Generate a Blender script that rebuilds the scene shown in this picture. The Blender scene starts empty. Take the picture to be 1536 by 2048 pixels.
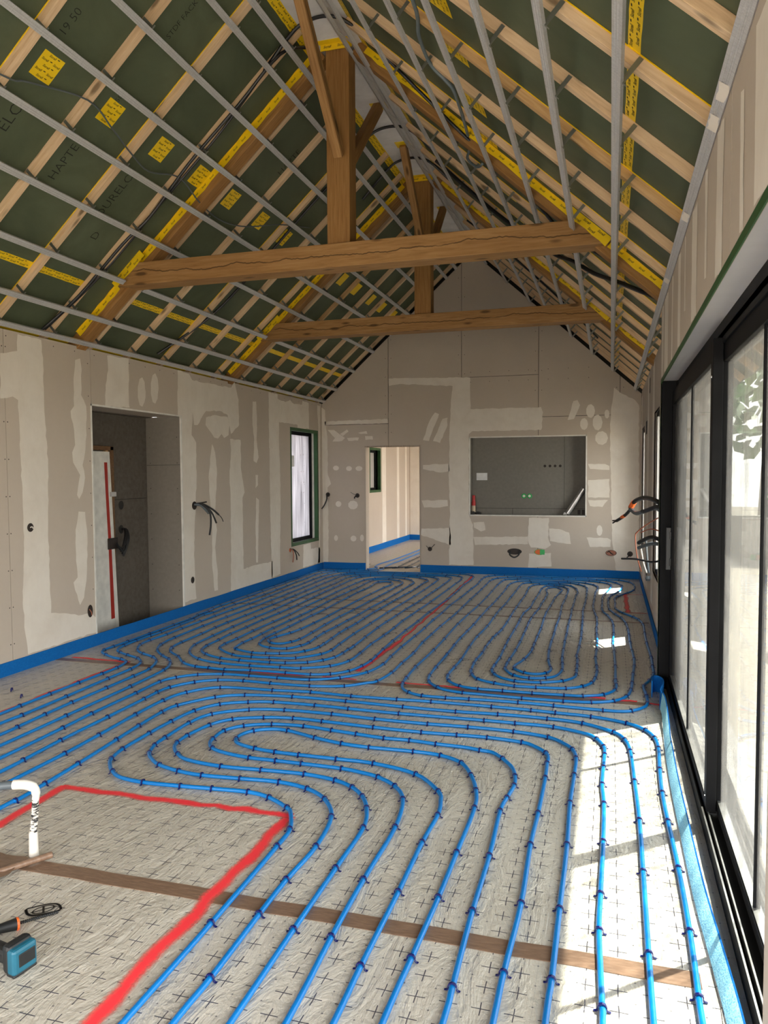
import bpy, bmesh, math, random
from mathutils import Vector, Matrix
random.seed(7)
scene = bpy.context.scene
col = scene.collection
# ---------------------------------------------------------------- camera
F_PX, YAW, PITCH, ROLL, CAM_H = 1517.0, math.radians(16.62), math.radians(2.95), math.radians(-0.32), 1.67
cam_d = bpy.data.cameras.new('camera'); cam = bpy.data.objects.new('camera', cam_d); col.objects.link(cam)
cam_d.sensor_fit = 'HORIZONTAL'; cam_d.sensor_width = 36.0; cam_d.lens = F_PX / 1536.0 * 36.0
cam_d.clip_start = 0.05; cam_d.clip_end = 300
fw = Vector((-math.sin(YAW), math.cos(YAW), 0)); rt = Vector((math.cos(YAW), math.sin(YAW), 0)); up = Vector((0, 0, 1))
fw2 = fw * math.cos(PITCH) - up * math.sin(PITCH); up2 = up * math.cos(PITCH) + fw * math.sin(PITCH)
rt3 = rt * math.cos(ROLL) + up2 * math.sin(ROLL); up3 = up2 * math.cos(ROLL) - rt * math.sin(ROLL)
cam.matrix_world = Matrix(((rt3.x, up3.x, -fw2.x, 0), (rt3.y, up3.y, -fw2.y, 0), (rt3.z, up3.z, -fw2.z, CAM_H), (0, 0, 0, 1)))
scene.camera = cam
# ---------------------------------------------------------------- world, sun, exposure
SKY_STRENGTH, SUN_STRENGTH, EXPOSURE = 2.3, 8.0, 2.35
world = bpy.data.worlds.new('sky'); scene.world = world; world.use_nodes = True
wn, wl = world.node_tree.nodes, world.node_tree.links
wn.clear()
w_out = wn.new('ShaderNodeOutputWorld'); w_bg = wn.new('ShaderNodeBackground')
w_tc = wn.new('ShaderNodeTexCoord'); w_sep = wn.new('ShaderNodeSeparateXYZ'); w_rmp = wn.new('ShaderNodeValToRGB')
w_rmp.color_ramp.elements[0].position = 0.0; w_rmp.color_ramp.elements[0].color = (1.0, 0.965, 0.91, 1)
w_rmp.color_ramp.elements[1].position = 0.8; w_rmp.color_ramp.elements[1].color = (0.86, 0.92, 1.0, 1)
wl.new(w_tc.outputs['Generated'], w_sep.inputs[0]); wl.new(w_sep.outputs['Z'], w_rmp.inputs[0])
wl.new(w_rmp.outputs[0], w_bg.inputs['Color']); w_bg.inputs['Strength'].default_value = SKY_STRENGTH
wl.new(w_bg.outputs[0], w_out.inputs[0])
sun_d = bpy.data.lights.new('sun', 'SUN'); sun = bpy.data.objects.new('sun', sun_d); col.objects.link(sun)
sun_d.energy = SUN_STRENGTH; sun_d.angle = math.radians(0.6); sun_d.color = (1.0, 0.95, 0.86)
sun.rotation_euler = Vector((-1.0, -0.845, -2.004)).to_track_quat('-Z', 'Y').to_euler()
sun.location = (6, 8, 12)
def portal(name, loc, rot, sx, sy):
    d = bpy.data.lights.new(name, 'AREA'); o = bpy.data.objects.new(name, d); col.objects.link(o)
    d.shape = 'RECTANGLE'; d.size = sx; d.size_y = sy; d.cycles.is_portal = True
    o.location = loc; o.rotation_euler = rot
portal('daylight_portal_slider', (0.86, 3.9, 1.2), (0, math.radians(90), 0), 2.5, 4.4)
portal('daylight_portal_front', (-2.2, -2.35, 1.15), (math.radians(90), 0, 0), 3.8, 2.4)
portal('daylight_portal_rear', (0.86, -0.35, 1.2), (0, math.radians(90), 0), 2.5, 3.4)
scene.view_settings.view_transform = 'Standard'; scene.view_settings.look = 'None'
scene.view_settings.exposure = EXPOSURE; scene.view_settings.gamma = 1.0; scene.view_settings.use_curve_mapping = False
cy = scene.cycles
cy.max_bounces = 12; cy.diffuse_bounces = 9; cy.glossy_bounces = 4; cy.transparent_max_bounces = 16; cy.transmission_bounces = 6
cy.caustics_reflective = False; cy.caustics_refractive = False; cy.use_denoising = True; cy.sample_clamp_indirect = 10.0
PIPES = {
 'left': [(-3.723,1.000,0),(-3.723,2.665,0),(-3.723,3.865,0),(-3.728,4.017,1),(-3.741,4.286,1),(-3.748,4.566,1),(-3.745,4.960,1),(-3.746,5.308,1),(-3.755,5.546,1),(-3.847,5.796,1),(-3.962,5.927,1),(-4.126,6.015,1),(-4.259,6.119,1),(-4.372,6.317,1),(-4.402,6.523,1),(-4.393,6.807,1),(-4.408,7.120,1),(-4.412,7.519,1),(-4.419,7.854,1),(-4.418,8.283,1),(-4.407,8.704,1),(-4.411,9.093,1),(-4.418,9.352,1),(-4.426,9.784,1),(-4.426,10.177,1),(-4.428,10.584,1),(-4.449,11.004,1),(-4.446,11.319,1),(-4.445,11.627,1),(-4.376,11.910,1),(-4.193,12.011,1),(-3.727,12.095,1),(-3.259,12.126,1),(-2.647,12.207,1),(-2.340,12.190,1),(-2.232,12.153,1),(-2.113,12.017,1),(-2.066,11.853,1),(-2.049,11.517,1),(-2.061,10.994,1),(-2.042,10.470,1),(-2.035,10.123,1),(-2.035,9.689,1),(-2.056,8.725,1),(-2.050,8.162,1),(-2.054,7.647,1),(-2.047,7.123,1),(-2.035,6.759,1),(-2.022,6.480,1),(-2.016,6.317,1),(-2.036,6.119,1),(-2.090,5.935,1),(-2.207,5.808,1),(-2.357,5.752,1),(-2.576,5.744,1),(-2.894,5.737,1),(-3.123,5.705,1),(-3.279,5.718,1),(-3.408,5.730,1),(-3.584,5.816,1),(-3.749,6.001,1),(-3.926,6.153,1),(-4.006,6.294,1),(-4.047,6.527,1),(-4.061,6.934,1),(-4.081,7.255,1),(-4.089,7.542,1),(-4.089,7.980,1),(-4.088,8.413,1),(-4.089,8.727,1),(-4.104,9.145,1),(-4.104,9.489,1),(-4.122,9.892,1),(-4.131,10.323,1),(-4.139,10.694,1),(-4.141,11.149,1),(-4.143,11.578,1),(-4.005,11.735,1),(-3.644,11.862,1),(-3.235,11.906,1),(-2.847,11.879,1),(-2.506,11.836,1),(-2.387,11.683,1),(-2.369,11.412,1),(-2.363,10.991,1),(-2.359,10.482,1),(-2.359,10.180,1),(-2.360,9.825,1),(-2.356,9.461,1),(-2.363,9.164,1),(-2.374,8.864,1),(-2.375,8.421,1),(-2.381,8.035,1),(-2.378,7.698,1),(-2.364,7.221,1),(-2.347,6.808,1),(-2.353,6.669,1),(-2.353,6.516,1),(-2.373,6.349,1),(-2.435,6.220,1),(-2.537,6.117,1),(-2.715,6.046,1),(-2.852,6.028,1),(-2.975,6.026,1),(-3.145,6.026,1),(-3.346,6.052,1),(-3.554,6.154,1),(-3.673,6.277,1),(-3.726,6.460,1),(-3.741,6.719,1),(-3.760,7.001,1),(-3.764,7.364,1),(-3.774,7.781,1),(-3.769,8.215,1),(-3.775,8.537,1),(-3.778,8.804,1),(-3.800,9.156,1),(-3.802,9.409,1),(-3.808,9.620,1),(-3.822,9.888,1),(-3.831,10.251,1),(-3.834,10.533,1),(-3.847,11.019,1),(-3.846,11.302,1),(-3.806,11.434,1),(-3.693,11.576,1),(-3.350,11.669,1),(-3.074,11.659,1),(-2.857,11.568,1),(-2.724,11.420,1),(-2.672,11.282,1),(-2.677,11.098,1),(-2.676,10.882,1),(-2.669,10.666,1),(-2.664,10.420,1),(-2.666,10.136,1),(-2.675,9.883,1),(-2.680,9.526,1),(-2.683,9.326,1),(-2.685,9.099,1),(-2.690,8.811,1),(-2.693,8.550,1),(-2.688,8.160,1),(-2.678,7.863,1),(-2.686,7.578,1),(-2.686,7.344,1),(-2.670,7.072,1),(-2.659,6.826,1),(-2.658,6.694,1),(-2.684,6.581,1),(-2.726,6.499,1),(-2.788,6.416,1),(-2.911,6.358,1),(-3.036,6.330,1),(-3.164,6.317,1),(-3.377,6.405,1),(-3.424,6.472,1),(-3.449,6.662,1),(-3.444,6.841,1),(-3.451,7.085,1),(-3.459,7.386,1),(-3.461,7.838,1),(-3.464,8.151,1),(-3.464,8.454,1),(-3.475,8.705,1),(-3.491,9.092,1),(-3.506,9.506,1),(-3.501,9.786,1),(-3.505,10.064,1),(-3.503,10.351,1),(-3.512,10.670,1),(-3.525,10.997,1),(-3.518,11.153,1),(-3.451,11.226,1),(-3.290,11.276,1),(-3.099,11.176,1),(-2.999,11.015,1),(-2.974,10.801,1),(-2.979,10.532,1),(-2.974,10.143,1),(-2.976,9.708,1),(-2.979,9.288,1),(-2.981,8.665,1),(-2.992,8.187,1),(-2.986,7.704,1),(-2.971,7.285,1),(-2.968,6.956,1),(-3.003,6.824,1),(-3.068,6.733,1),(-3.176,6.741,1),(-3.257,6.850,1),(-3.244,6.995,1),(-3.187,7.212,1),(-3.155,7.418,1),(-3.139,7.760,1),(-3.136,8.189,1),(-3.144,8.693,1),(-3.146,9.273,1),(-3.143,9.850,1),(-3.132,10.454,1),(-3.107,10.684,1),(-3.112,10.857,1),(-3.178,11.006,1),(-3.278,11.043,1),(-3.372,10.966,1),(-3.391,10.869,1),(-3.378,10.735,1),(-3.356,10.522,1),(-3.355,10.212,1),(-3.360,9.919,1),(-3.350,9.539,1),(-3.343,9.090,1),(-3.330,8.609,1),(-3.331,8.168,1),(-3.331,7.824,1),(-3.328,7.506,1),(-3.334,7.167,1),(-3.332,6.907,1),(-3.263,6.661,1),(-3.093,6.544,1),(-2.929,6.555,1),(-2.849,6.696,1),(-2.822,6.837,1),(-2.837,7.064,1),(-2.845,7.320,1),(-2.833,7.662,1),(-2.827,7.990,1),(-2.818,8.374,1),(-2.822,8.794,1),(-2.812,9.383,1),(-2.813,9.880,1),(-2.816,10.314,1),(-2.825,10.769,1),(-2.830,11.029,1),(-2.936,11.293,1),(-3.069,11.420,1),(-3.279,11.473,1),(-3.540,11.337,1),(-3.652,11.110,1),(-3.666,10.765,1),(-3.666,10.426,1),(-3.660,9.883,1),(-3.642,9.262,1),(-3.635,8.724,1),(-3.607,8.157,1),(-3.607,7.709,1),(-3.607,7.206,1),(-3.595,6.822,1),(-3.593,6.570,1),(-3.546,6.394,1),(-3.302,6.198,1),(-3.097,6.167,1),(-2.932,6.187,1),(-2.699,6.233,1),(-2.535,6.432,1),(-2.495,6.600,1),(-2.508,6.853,1),(-2.527,7.338,1),(-2.525,7.903,1),(-2.532,8.554,1),(-2.525,9.183,1),(-2.516,9.813,1),(-2.519,10.385,1),(-2.526,10.944,1),(-2.538,11.338,1),(-2.558,11.510,1),(-2.661,11.673,1),(-2.963,11.788,1),(-3.370,11.803,1),(-3.735,11.717,1),(-3.889,11.604,1),(-3.980,11.437,1),(-4.006,11.265,1),(-3.988,10.998,1),(-3.975,10.730,1),(-3.968,10.481,1),(-3.968,10.065,1),(-3.967,9.579,1),(-3.952,9.025,1),(-3.924,8.429,1),(-3.925,7.896,1),(-3.916,7.343,1),(-3.896,6.879,1),(-3.860,6.462,1),(-3.738,6.174,1),(-3.521,5.973,1),(-3.257,5.889,1),(-2.971,5.877,1),(-2.694,5.895,1),(-2.514,5.918,1),(-2.302,6.049,1),(-2.203,6.257,1),(-2.197,6.562,1),(-2.212,6.943,1),(-2.205,7.337,1),(-2.207,7.740,1),(-2.221,8.119,1),(-2.215,8.501,1),(-2.211,8.862,1),(-2.201,9.444,1),(-2.198,10.544,1),(-2.204,11.118,1),(-2.199,11.491,1),(-2.229,11.752,1),(-2.312,11.909,1),(-2.525,12.003,1),(-2.983,11.981,1),(-3.395,11.974,1),(-3.793,11.927,1),(-4.059,11.862,1),(-4.170,11.797,1),(-4.229,11.667,1),(-4.287,11.415,1),(-4.308,11.170,1),(-4.293,10.703,1),(-4.275,10.181,1),(-4.262,9.610,1),(-4.255,9.046,1),(-4.254,8.438,1),(-4.257,7.839,1),(-4.253,7.297,1),(-4.231,6.698,1),(-4.186,6.390,1),(-4.077,6.166,1),(-3.908,5.995,1),(-3.782,5.896,1),(-3.687,5.765,1),(-3.614,5.544,1),(-3.588,5.043,1),(-3.579,4.300,1),(-3.573,3.707,0),(-3.573,2.507,0),(-3.573,1.000,0)],
 'right': [(-3.415,1.000,0),(-3.415,2.340,0),(-3.415,3.540,0),(-3.427,4.085,1),(-3.439,4.389,1),(-3.438,4.899,1),(-3.441,5.221,1),(-3.386,5.371,1),(-3.258,5.498,1),(-3.059,5.567,1),(-2.826,5.580,1),(-2.576,5.583,1),(-2.305,5.599,1),(-2.092,5.721,1),(-1.931,5.939,1),(-1.878,6.235,1),(-1.890,6.515,1),(-1.895,6.890,1),(-1.892,7.403,1),(-1.889,7.816,1),(-1.903,8.272,1),(-1.897,8.715,1),(-1.908,9.259,1),(-1.892,9.862,1),(-1.887,10.331,1),(-1.887,10.652,1),(-1.876,11.100,1),(-1.889,11.356,1),(-1.901,11.620,1),(-1.894,11.858,1),(-1.856,12.020,1),(-1.769,12.126,1),(-1.623,12.200,1),(-1.441,12.204,1),(-0.995,12.197,1),(-0.620,12.172,1),(-0.318,12.128,1),(-0.060,12.097,1),(0.143,12.058,1),(0.286,11.896,1),(0.343,11.622,1),(0.349,11.364,1),(0.320,11.086,1),(0.232,10.819,1),(0.103,10.487,1),(0.070,10.272,1),(0.073,9.950,1),(0.075,9.548,1),(0.162,9.255,1),(0.267,9.046,1),(0.319,8.884,1),(0.353,8.615,1),(0.351,8.156,1),(0.351,7.688,1),(0.363,7.090,1),(0.358,6.763,1),(0.354,6.512,1),(0.309,6.293,1),(0.262,6.114,1),(0.271,5.842,1),(0.268,5.662,1),(0.240,5.561,1),(0.153,5.453,1),(0.062,5.419,1),(-0.035,5.416,1),(-0.136,5.419,1),(-0.371,5.430,1),(-0.623,5.438,1),(-0.977,5.424,1),(-1.148,5.412,1),(-1.329,5.417,1),(-1.444,5.473,1),(-1.519,5.568,1),(-1.556,5.701,1),(-1.569,5.856,1),(-1.581,6.212,1),(-1.571,6.857,1),(-1.575,7.349,1),(-1.587,8.114,1),(-1.580,8.732,1),(-1.567,9.350,1),(-1.565,10.006,1),(-1.570,10.497,1),(-1.578,11.090,1),(-1.570,11.476,1),(-1.548,11.684,1),(-1.371,11.808,1),(-0.672,11.911,1),(-0.293,11.855,1),(-0.132,11.770,1),(-0.023,11.651,1),(0.020,11.491,1),(0.013,11.207,1),(-0.017,10.936,1),(-0.070,10.553,1),(-0.084,10.314,1),(-0.085,10.072,1),(-0.085,9.768,1),(-0.084,9.497,1),(-0.063,9.275,1),(-0.017,9.073,1),(0.028,8.758,1),(0.044,8.485,1),(0.046,8.052,1),(0.040,7.635,1),(0.048,7.246,1),(0.055,6.684,1),(0.053,6.234,1),(0.058,6.098,1),(0.046,5.954,1),(-0.038,5.800,1),(-0.182,5.725,1),(-0.316,5.709,1),(-0.548,5.699,1),(-0.769,5.700,1),(-0.956,5.701,1),(-1.107,5.743,1),(-1.221,5.869,1),(-1.262,6.029,1),(-1.261,6.288,1),(-1.256,6.568,1),(-1.272,7.066,1),(-1.278,7.552,1),(-1.260,8.087,1),(-1.264,8.575,1),(-1.268,8.869,1),(-1.267,9.163,1),(-1.254,9.560,1),(-1.255,10.051,1),(-1.251,10.583,1),(-1.252,11.025,1),(-1.233,11.354,1),(-1.127,11.471,1),(-0.728,11.556,1),(-0.552,11.549,1),(-0.431,11.455,1),(-0.344,11.308,1),(-0.305,11.109,1),(-0.297,10.845,1),(-0.294,10.572,1),(-0.290,10.224,1),(-0.293,9.840,1),(-0.297,9.507,1),(-0.301,9.244,1),(-0.289,8.881,1),(-0.283,8.641,1),(-0.280,8.423,1),(-0.272,8.060,1),(-0.269,7.761,1),(-0.270,7.365,1),(-0.276,6.994,1),(-0.264,6.842,1),(-0.259,6.637,1),(-0.256,6.479,1),(-0.254,6.332,1),(-0.268,6.233,1),(-0.353,6.098,1),(-0.515,6.011,1),(-0.622,5.996,1),(-0.712,5.999,1),(-0.818,6.058,1),(-0.900,6.165,1),(-0.940,6.292,1),(-0.943,6.452,1),(-0.936,6.724,1),(-0.943,6.995,1),(-0.948,7.216,1),(-0.954,7.487,1),(-0.955,7.986,1),(-0.958,8.433,1),(-0.963,8.573,1),(-0.964,8.964,1),(-0.929,9.349,1),(-0.932,9.827,1),(-0.928,10.113,1),(-0.922,10.495,1),(-0.924,10.901,1),(-0.885,11.187,1),(-0.770,11.263,1),(-0.625,11.151,1),(-0.562,10.958,1),(-0.552,10.748,1),(-0.551,10.342,1),(-0.556,9.954,1),(-0.561,9.546,1),(-0.549,9.151,1),(-0.544,8.801,1),(-0.546,8.336,1),(-0.541,7.913,1),(-0.540,7.524,1),(-0.532,7.119,1),(-0.509,6.751,1),(-0.470,6.484,1),(-0.467,6.393,1),(-0.501,6.304,1),(-0.573,6.253,1),(-0.666,6.274,1),(-0.761,6.381,1),(-0.771,6.490,1),(-0.722,6.723,1),(-0.691,7.018,1),(-0.689,7.181,1),(-0.691,7.374,1),(-0.693,7.706,1),(-0.693,8.110,1),(-0.708,8.671,1),(-0.711,9.084,1),(-0.701,9.553,1),(-0.692,9.909,1),(-0.686,10.185,1),(-0.653,10.612,1),(-0.636,10.879,1),(-0.689,11.033,1),(-0.763,11.094,1),(-0.832,11.009,1),(-0.851,10.817,1),(-0.815,10.515,1),(-0.806,10.176,1),(-0.812,9.918,1),(-0.818,9.624,1),(-0.820,9.281,1),(-0.837,9.002,1),(-0.848,8.692,1),(-0.849,8.407,1),(-0.843,8.093,1),(-0.838,7.795,1),(-0.833,7.415,1),(-0.834,7.051,1),(-0.843,6.710,1),(-0.847,6.561,1),(-0.841,6.379,1),(-0.815,6.295,1),(-0.740,6.171,1),(-0.612,6.117,1),(-0.489,6.156,1),(-0.412,6.238,1),(-0.375,6.434,1),(-0.383,6.659,1),(-0.397,6.861,1),(-0.406,7.187,1),(-0.414,7.541,1),(-0.415,7.894,1),(-0.423,8.324,1),(-0.424,8.671,1),(-0.423,8.993,1),(-0.432,9.362,1),(-0.429,9.689,1),(-0.428,10.105,1),(-0.428,10.404,1),(-0.419,10.699,1),(-0.449,11.001,1),(-0.536,11.282,1),(-0.698,11.381,1),(-0.863,11.384,1),(-0.994,11.328,1),(-1.073,11.230,1),(-1.107,10.979,1),(-1.099,10.625,1),(-1.088,10.202,1),(-1.092,9.806,1),(-1.092,9.368,1),(-1.094,9.068,1),(-1.088,8.707,1),(-1.083,8.359,1),(-1.086,7.942,1),(-1.103,7.718,1),(-1.116,7.541,1),(-1.120,7.317,1),(-1.123,7.107,1),(-1.117,6.869,1),(-1.126,6.614,1),(-1.124,6.468,1),(-1.107,6.235,1),(-1.073,6.103,1),(-1.005,5.979,1),(-0.858,5.895,1),(-0.698,5.855,1),(-0.536,5.863,1),(-0.314,5.899,1),(-0.197,5.983,1),(-0.128,6.109,1),(-0.104,6.256,1),(-0.092,6.467,1),(-0.098,6.642,1),(-0.112,6.948,1),(-0.108,7.254,1),(-0.108,7.612,1),(-0.120,7.989,1),(-0.128,8.280,1),(-0.127,8.568,1),(-0.137,8.914,1),(-0.158,9.161,1),(-0.177,9.393,1),(-0.191,9.714,1),(-0.187,10.109,1),(-0.185,10.428,1),(-0.183,10.728,1),(-0.163,11.060,1),(-0.166,11.295,1),(-0.220,11.470,1),(-0.338,11.615,1),(-0.607,11.714,1),(-1.164,11.655,1),(-1.340,11.545,1),(-1.408,11.312,1),(-1.424,11.065,1),(-1.411,10.736,1),(-1.406,10.296,1),(-1.407,9.871,1),(-1.410,9.482,1),(-1.418,9.118,1),(-1.419,8.616,1),(-1.416,8.135,1),(-1.422,7.776,1),(-1.428,7.429,1),(-1.426,7.111,1),(-1.417,6.734,1),(-1.414,6.254,1),(-1.404,5.976,1),(-1.366,5.803,1),(-1.266,5.664,1),(-1.177,5.604,1),(-1.051,5.572,1),(-0.933,5.566,1),(-0.608,5.552,1),(-0.313,5.560,1),(-0.119,5.584,1),(0.036,5.659,1),(0.128,5.801,1),(0.163,5.987,1),(0.178,6.184,1),(0.192,6.465,1),(0.209,6.734,1),(0.216,6.995,1),(0.207,7.320,1),(0.198,7.671,1),(0.196,8.016,1),(0.191,8.302,1),(0.180,8.603,1),(0.136,8.952,1),(0.073,9.162,1),(0.004,9.473,1),(-0.009,9.730,1),(-0.011,10.027,1),(-0.008,10.274,1),(0.027,10.559,1),(0.113,10.867,1),(0.159,11.132,1),(0.172,11.480,1),(0.097,11.762,1),(-0.038,11.947,1),(-0.186,12.016,1),(-0.499,12.030,1),(-0.862,12.034,1),(-1.341,12.000,1),(-1.543,11.962,1),(-1.682,11.821,1),(-1.737,11.662,1),(-1.750,11.453,1),(-1.746,11.076,1),(-1.741,10.659,1),(-1.740,10.209,1),(-1.742,9.755,1),(-1.736,9.159,1),(-1.730,8.773,1),(-1.737,8.409,1),(-1.745,7.944,1),(-1.747,7.525,1),(-1.747,7.134,1),(-1.724,6.691,1),(-1.732,6.307,1),(-1.728,5.979,1),(-1.771,5.700,1),(-1.831,5.635,1),(-1.975,5.504,1),(-2.234,5.431,1),(-2.564,5.421,1),(-2.802,5.429,1),(-3.013,5.395,1),(-3.167,5.289,1),(-3.276,5.104,1),(-3.293,4.958,1),(-3.288,4.784,1),(-3.284,4.356,1),(-3.279,3.885,1),(-3.261,3.550,1),(-3.256,3.372,0),(-3.256,2.172,0),(-3.256,1.000,0)],
 'door1': [(-4.049,1.000,0),(-4.049,3.009,0),(-4.049,4.209,0),(-4.054,4.398,1),(-4.054,4.703,1),(-4.051,5.022,1),(-4.046,5.307,1),(-4.048,5.508,1),(-4.095,5.707,1),(-4.196,5.782,1),(-4.308,5.819,1),(-4.442,5.894,1),(-4.529,5.956,1),(-4.578,6.047,1),(-4.583,6.191,1),(-4.581,6.419,1),(-4.588,6.800,1),(-4.601,7.270,1),(-4.601,7.621,1),(-4.641,7.852,1),(-4.644,8.099,1),(-4.683,8.279,1),(-4.692,8.490,1),(-4.686,8.765,1),(-4.689,9.218,1),(-4.698,9.693,1),(-4.710,10.123,1),(-4.722,10.538,1),(-4.725,11.015,1),(-4.755,11.578,1),(-4.743,11.957,1),(-4.647,12.082,1),(-4.414,12.186,1),(-4.160,12.281,1),(-4.004,12.395,1),(-3.907,12.569,1),(-3.914,12.693,1),(-3.980,12.750,0),(-4.020,13.200,0),(-3.950,14.200,0),(-3.920,16.500,0),(-3.920,17.900,0)],
 'door2': [(-3.892,1.000,0),(-3.892,2.844,0),(-3.892,4.044,0),(-3.884,4.229,1),(-3.891,4.684,1),(-3.905,5.194,1),(-3.908,5.499,1),(-3.951,5.709,1),(-4.070,5.848,1),(-4.238,5.933,1),(-4.363,6.001,1),(-4.456,6.082,1),(-4.506,6.247,1),(-4.521,6.468,1),(-4.520,6.706,1),(-4.514,6.889,1),(-4.528,7.273,1),(-4.541,7.598,1),(-4.581,7.881,1),(-4.553,8.045,1),(-4.564,8.332,1),(-4.566,8.621,1),(-4.550,8.991,1),(-4.551,9.461,1),(-4.559,9.869,1),(-4.573,10.263,1),(-4.595,10.658,1),(-4.590,11.082,1),(-4.613,11.480,1),(-4.599,11.737,1),(-4.487,12.026,1),(-4.239,12.141,1),(-3.934,12.244,1),(-3.795,12.335,1),(-3.756,12.493,1),(-3.784,12.641,1),(-3.800,12.750,0),(-3.820,13.200,0),(-3.780,14.200,0),(-3.760,16.500,0),(-3.760,17.750,0)],
 'f1': [(-3.102,1.000,0),(-3.102,2.038,0),(-3.102,3.238,1),(-3.099,3.705,1),(-3.110,4.034,1),(-3.131,4.452,1),(-3.131,4.790,1),(-3.076,5.017,1),(-2.892,5.212,1),(-2.465,5.248,1),(-2.163,5.281,1),(-1.833,5.265,1),(-1.484,5.276,1),(-1.230,5.290,1),(-0.792,5.290,1),(-0.515,5.283,1),(-0.348,5.270,1),(-0.110,5.252,1),(0.118,5.176,1),(0.230,5.064,1),(0.279,4.926,1),(0.290,4.745,1),(0.278,4.404,1),(0.271,4.081,1),(0.276,3.748,1),(0.287,3.306,1),(0.289,2.852,1),(0.282,2.490,1),(0.281,2.377,0),(0.281,1.200,0),(0.281,0.600,0)],
 'f2': [(-2.900,1.000,0),(-2.900,1.796,0),(-2.900,2.996,0),(-2.889,3.085,1),(-2.897,3.305,1),(-2.915,3.593,1),(-2.948,3.990,1),(-2.972,4.259,1),(-2.986,4.547,1),(-2.967,4.710,1),(-2.804,4.966,1),(-2.612,5.077,1),(-2.250,5.134,1),(-1.828,5.136,1),(-1.394,5.116,1),(-1.014,5.112,1),(-0.725,5.132,1),(-0.392,5.130,1),(-0.160,5.094,1),(0.035,4.970,1),(0.100,4.844,1),(0.128,4.652,1),(0.139,4.197,1),(0.147,3.724,1),(0.145,3.238,1),(0.141,2.676,1),(0.140,2.374,0),(0.140,1.200,0),(0.140,0.600,0)],
 'f3': [(-0.007,0.600,0),(-0.007,1.200,0),(-0.007,2.293,0),(-0.009,2.359,1),(-0.024,2.768,1),(-0.022,3.016,1),(-0.016,3.459,1),(-0.016,3.864,1),(-0.027,4.106,1),(-0.023,4.353,1),(-0.018,4.550,1),(-0.023,4.685,1),(-0.067,4.812,1),(-0.132,4.891,1),(-0.338,4.969,1),(-0.589,4.977,1),(-0.795,4.977,1),(-1.383,4.965,1),(-1.754,4.974,1),(-2.011,4.983,1),(-2.327,4.974,1),(-2.509,4.925,1),(-2.685,4.821,1),(-2.782,4.636,1),(-2.811,4.391,1),(-2.818,4.149,1),(-2.811,3.862,1),(-2.777,3.709,1),(-2.726,3.628,1),(-2.651,3.550,1),(-2.558,3.492,1),(-2.399,3.467,1),(-2.177,3.479,1),(-1.999,3.495,1),(-1.796,3.509,1),(-1.661,3.477,1),(-1.524,3.391,1),(-1.480,3.338,1),(-1.418,3.183,1),(-1.408,3.019,1),(-1.399,2.420,1),(-1.399,1.889,0),(-1.399,1.200,0),(-1.399,0.600,0)],
 'f4': [(-0.173,0.600,0),(-0.173,1.200,0),(-0.173,2.245,0),(-0.169,2.448,1),(-0.170,2.868,1),(-0.170,3.386,1),(-0.179,3.830,1),(-0.175,4.197,1),(-0.176,4.450,1),(-0.203,4.590,1),(-0.262,4.684,1),(-0.357,4.764,1),(-0.578,4.812,1),(-0.874,4.819,1),(-1.142,4.807,1),(-1.507,4.809,1),(-1.823,4.830,1),(-2.176,4.825,1),(-2.421,4.765,1),(-2.628,4.603,1),(-2.679,4.396,1),(-2.674,4.104,1),(-2.661,3.971,1),(-2.616,3.849,1),(-2.547,3.772,1),(-2.454,3.706,1),(-2.299,3.656,1),(-2.142,3.639,1),(-1.918,3.655,1),(-1.693,3.671,1),(-1.515,3.631,1),(-1.380,3.536,1),(-1.277,3.359,1),(-1.240,3.065,1),(-1.254,2.772,1),(-1.253,2.520,1),(-1.247,2.146,1),(-1.252,1.932,0),(-1.252,1.200,0),(-1.252,0.600,0)],
 'f5': [(-0.324,0.600,0),(-0.324,1.200,0),(-0.324,2.201,0),(-0.324,2.438,1),(-0.314,2.865,1),(-0.326,3.341,1),(-0.322,3.669,1),(-0.324,4.114,1),(-0.331,4.327,1),(-0.331,4.411,1),(-0.350,4.488,1),(-0.422,4.578,1),(-0.506,4.631,1),(-0.724,4.658,1),(-0.916,4.651,1),(-1.143,4.640,1),(-1.467,4.647,1),(-1.834,4.670,1),(-2.046,4.675,1),(-2.247,4.636,1),(-2.437,4.545,1),(-2.526,4.397,1),(-2.560,4.179,1),(-2.552,4.048,1),(-2.519,3.967,1),(-2.444,3.883,1),(-2.338,3.817,1),(-2.103,3.782,1),(-1.861,3.797,1),(-1.604,3.808,1),(-1.411,3.775,1),(-1.292,3.712,1),(-1.205,3.619,1),(-1.142,3.494,1),(-1.093,3.292,1),(-1.091,2.913,1),(-1.090,2.467,1),(-1.086,1.980,0),(-1.086,1.200,0),(-1.086,0.600,0)],
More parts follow.
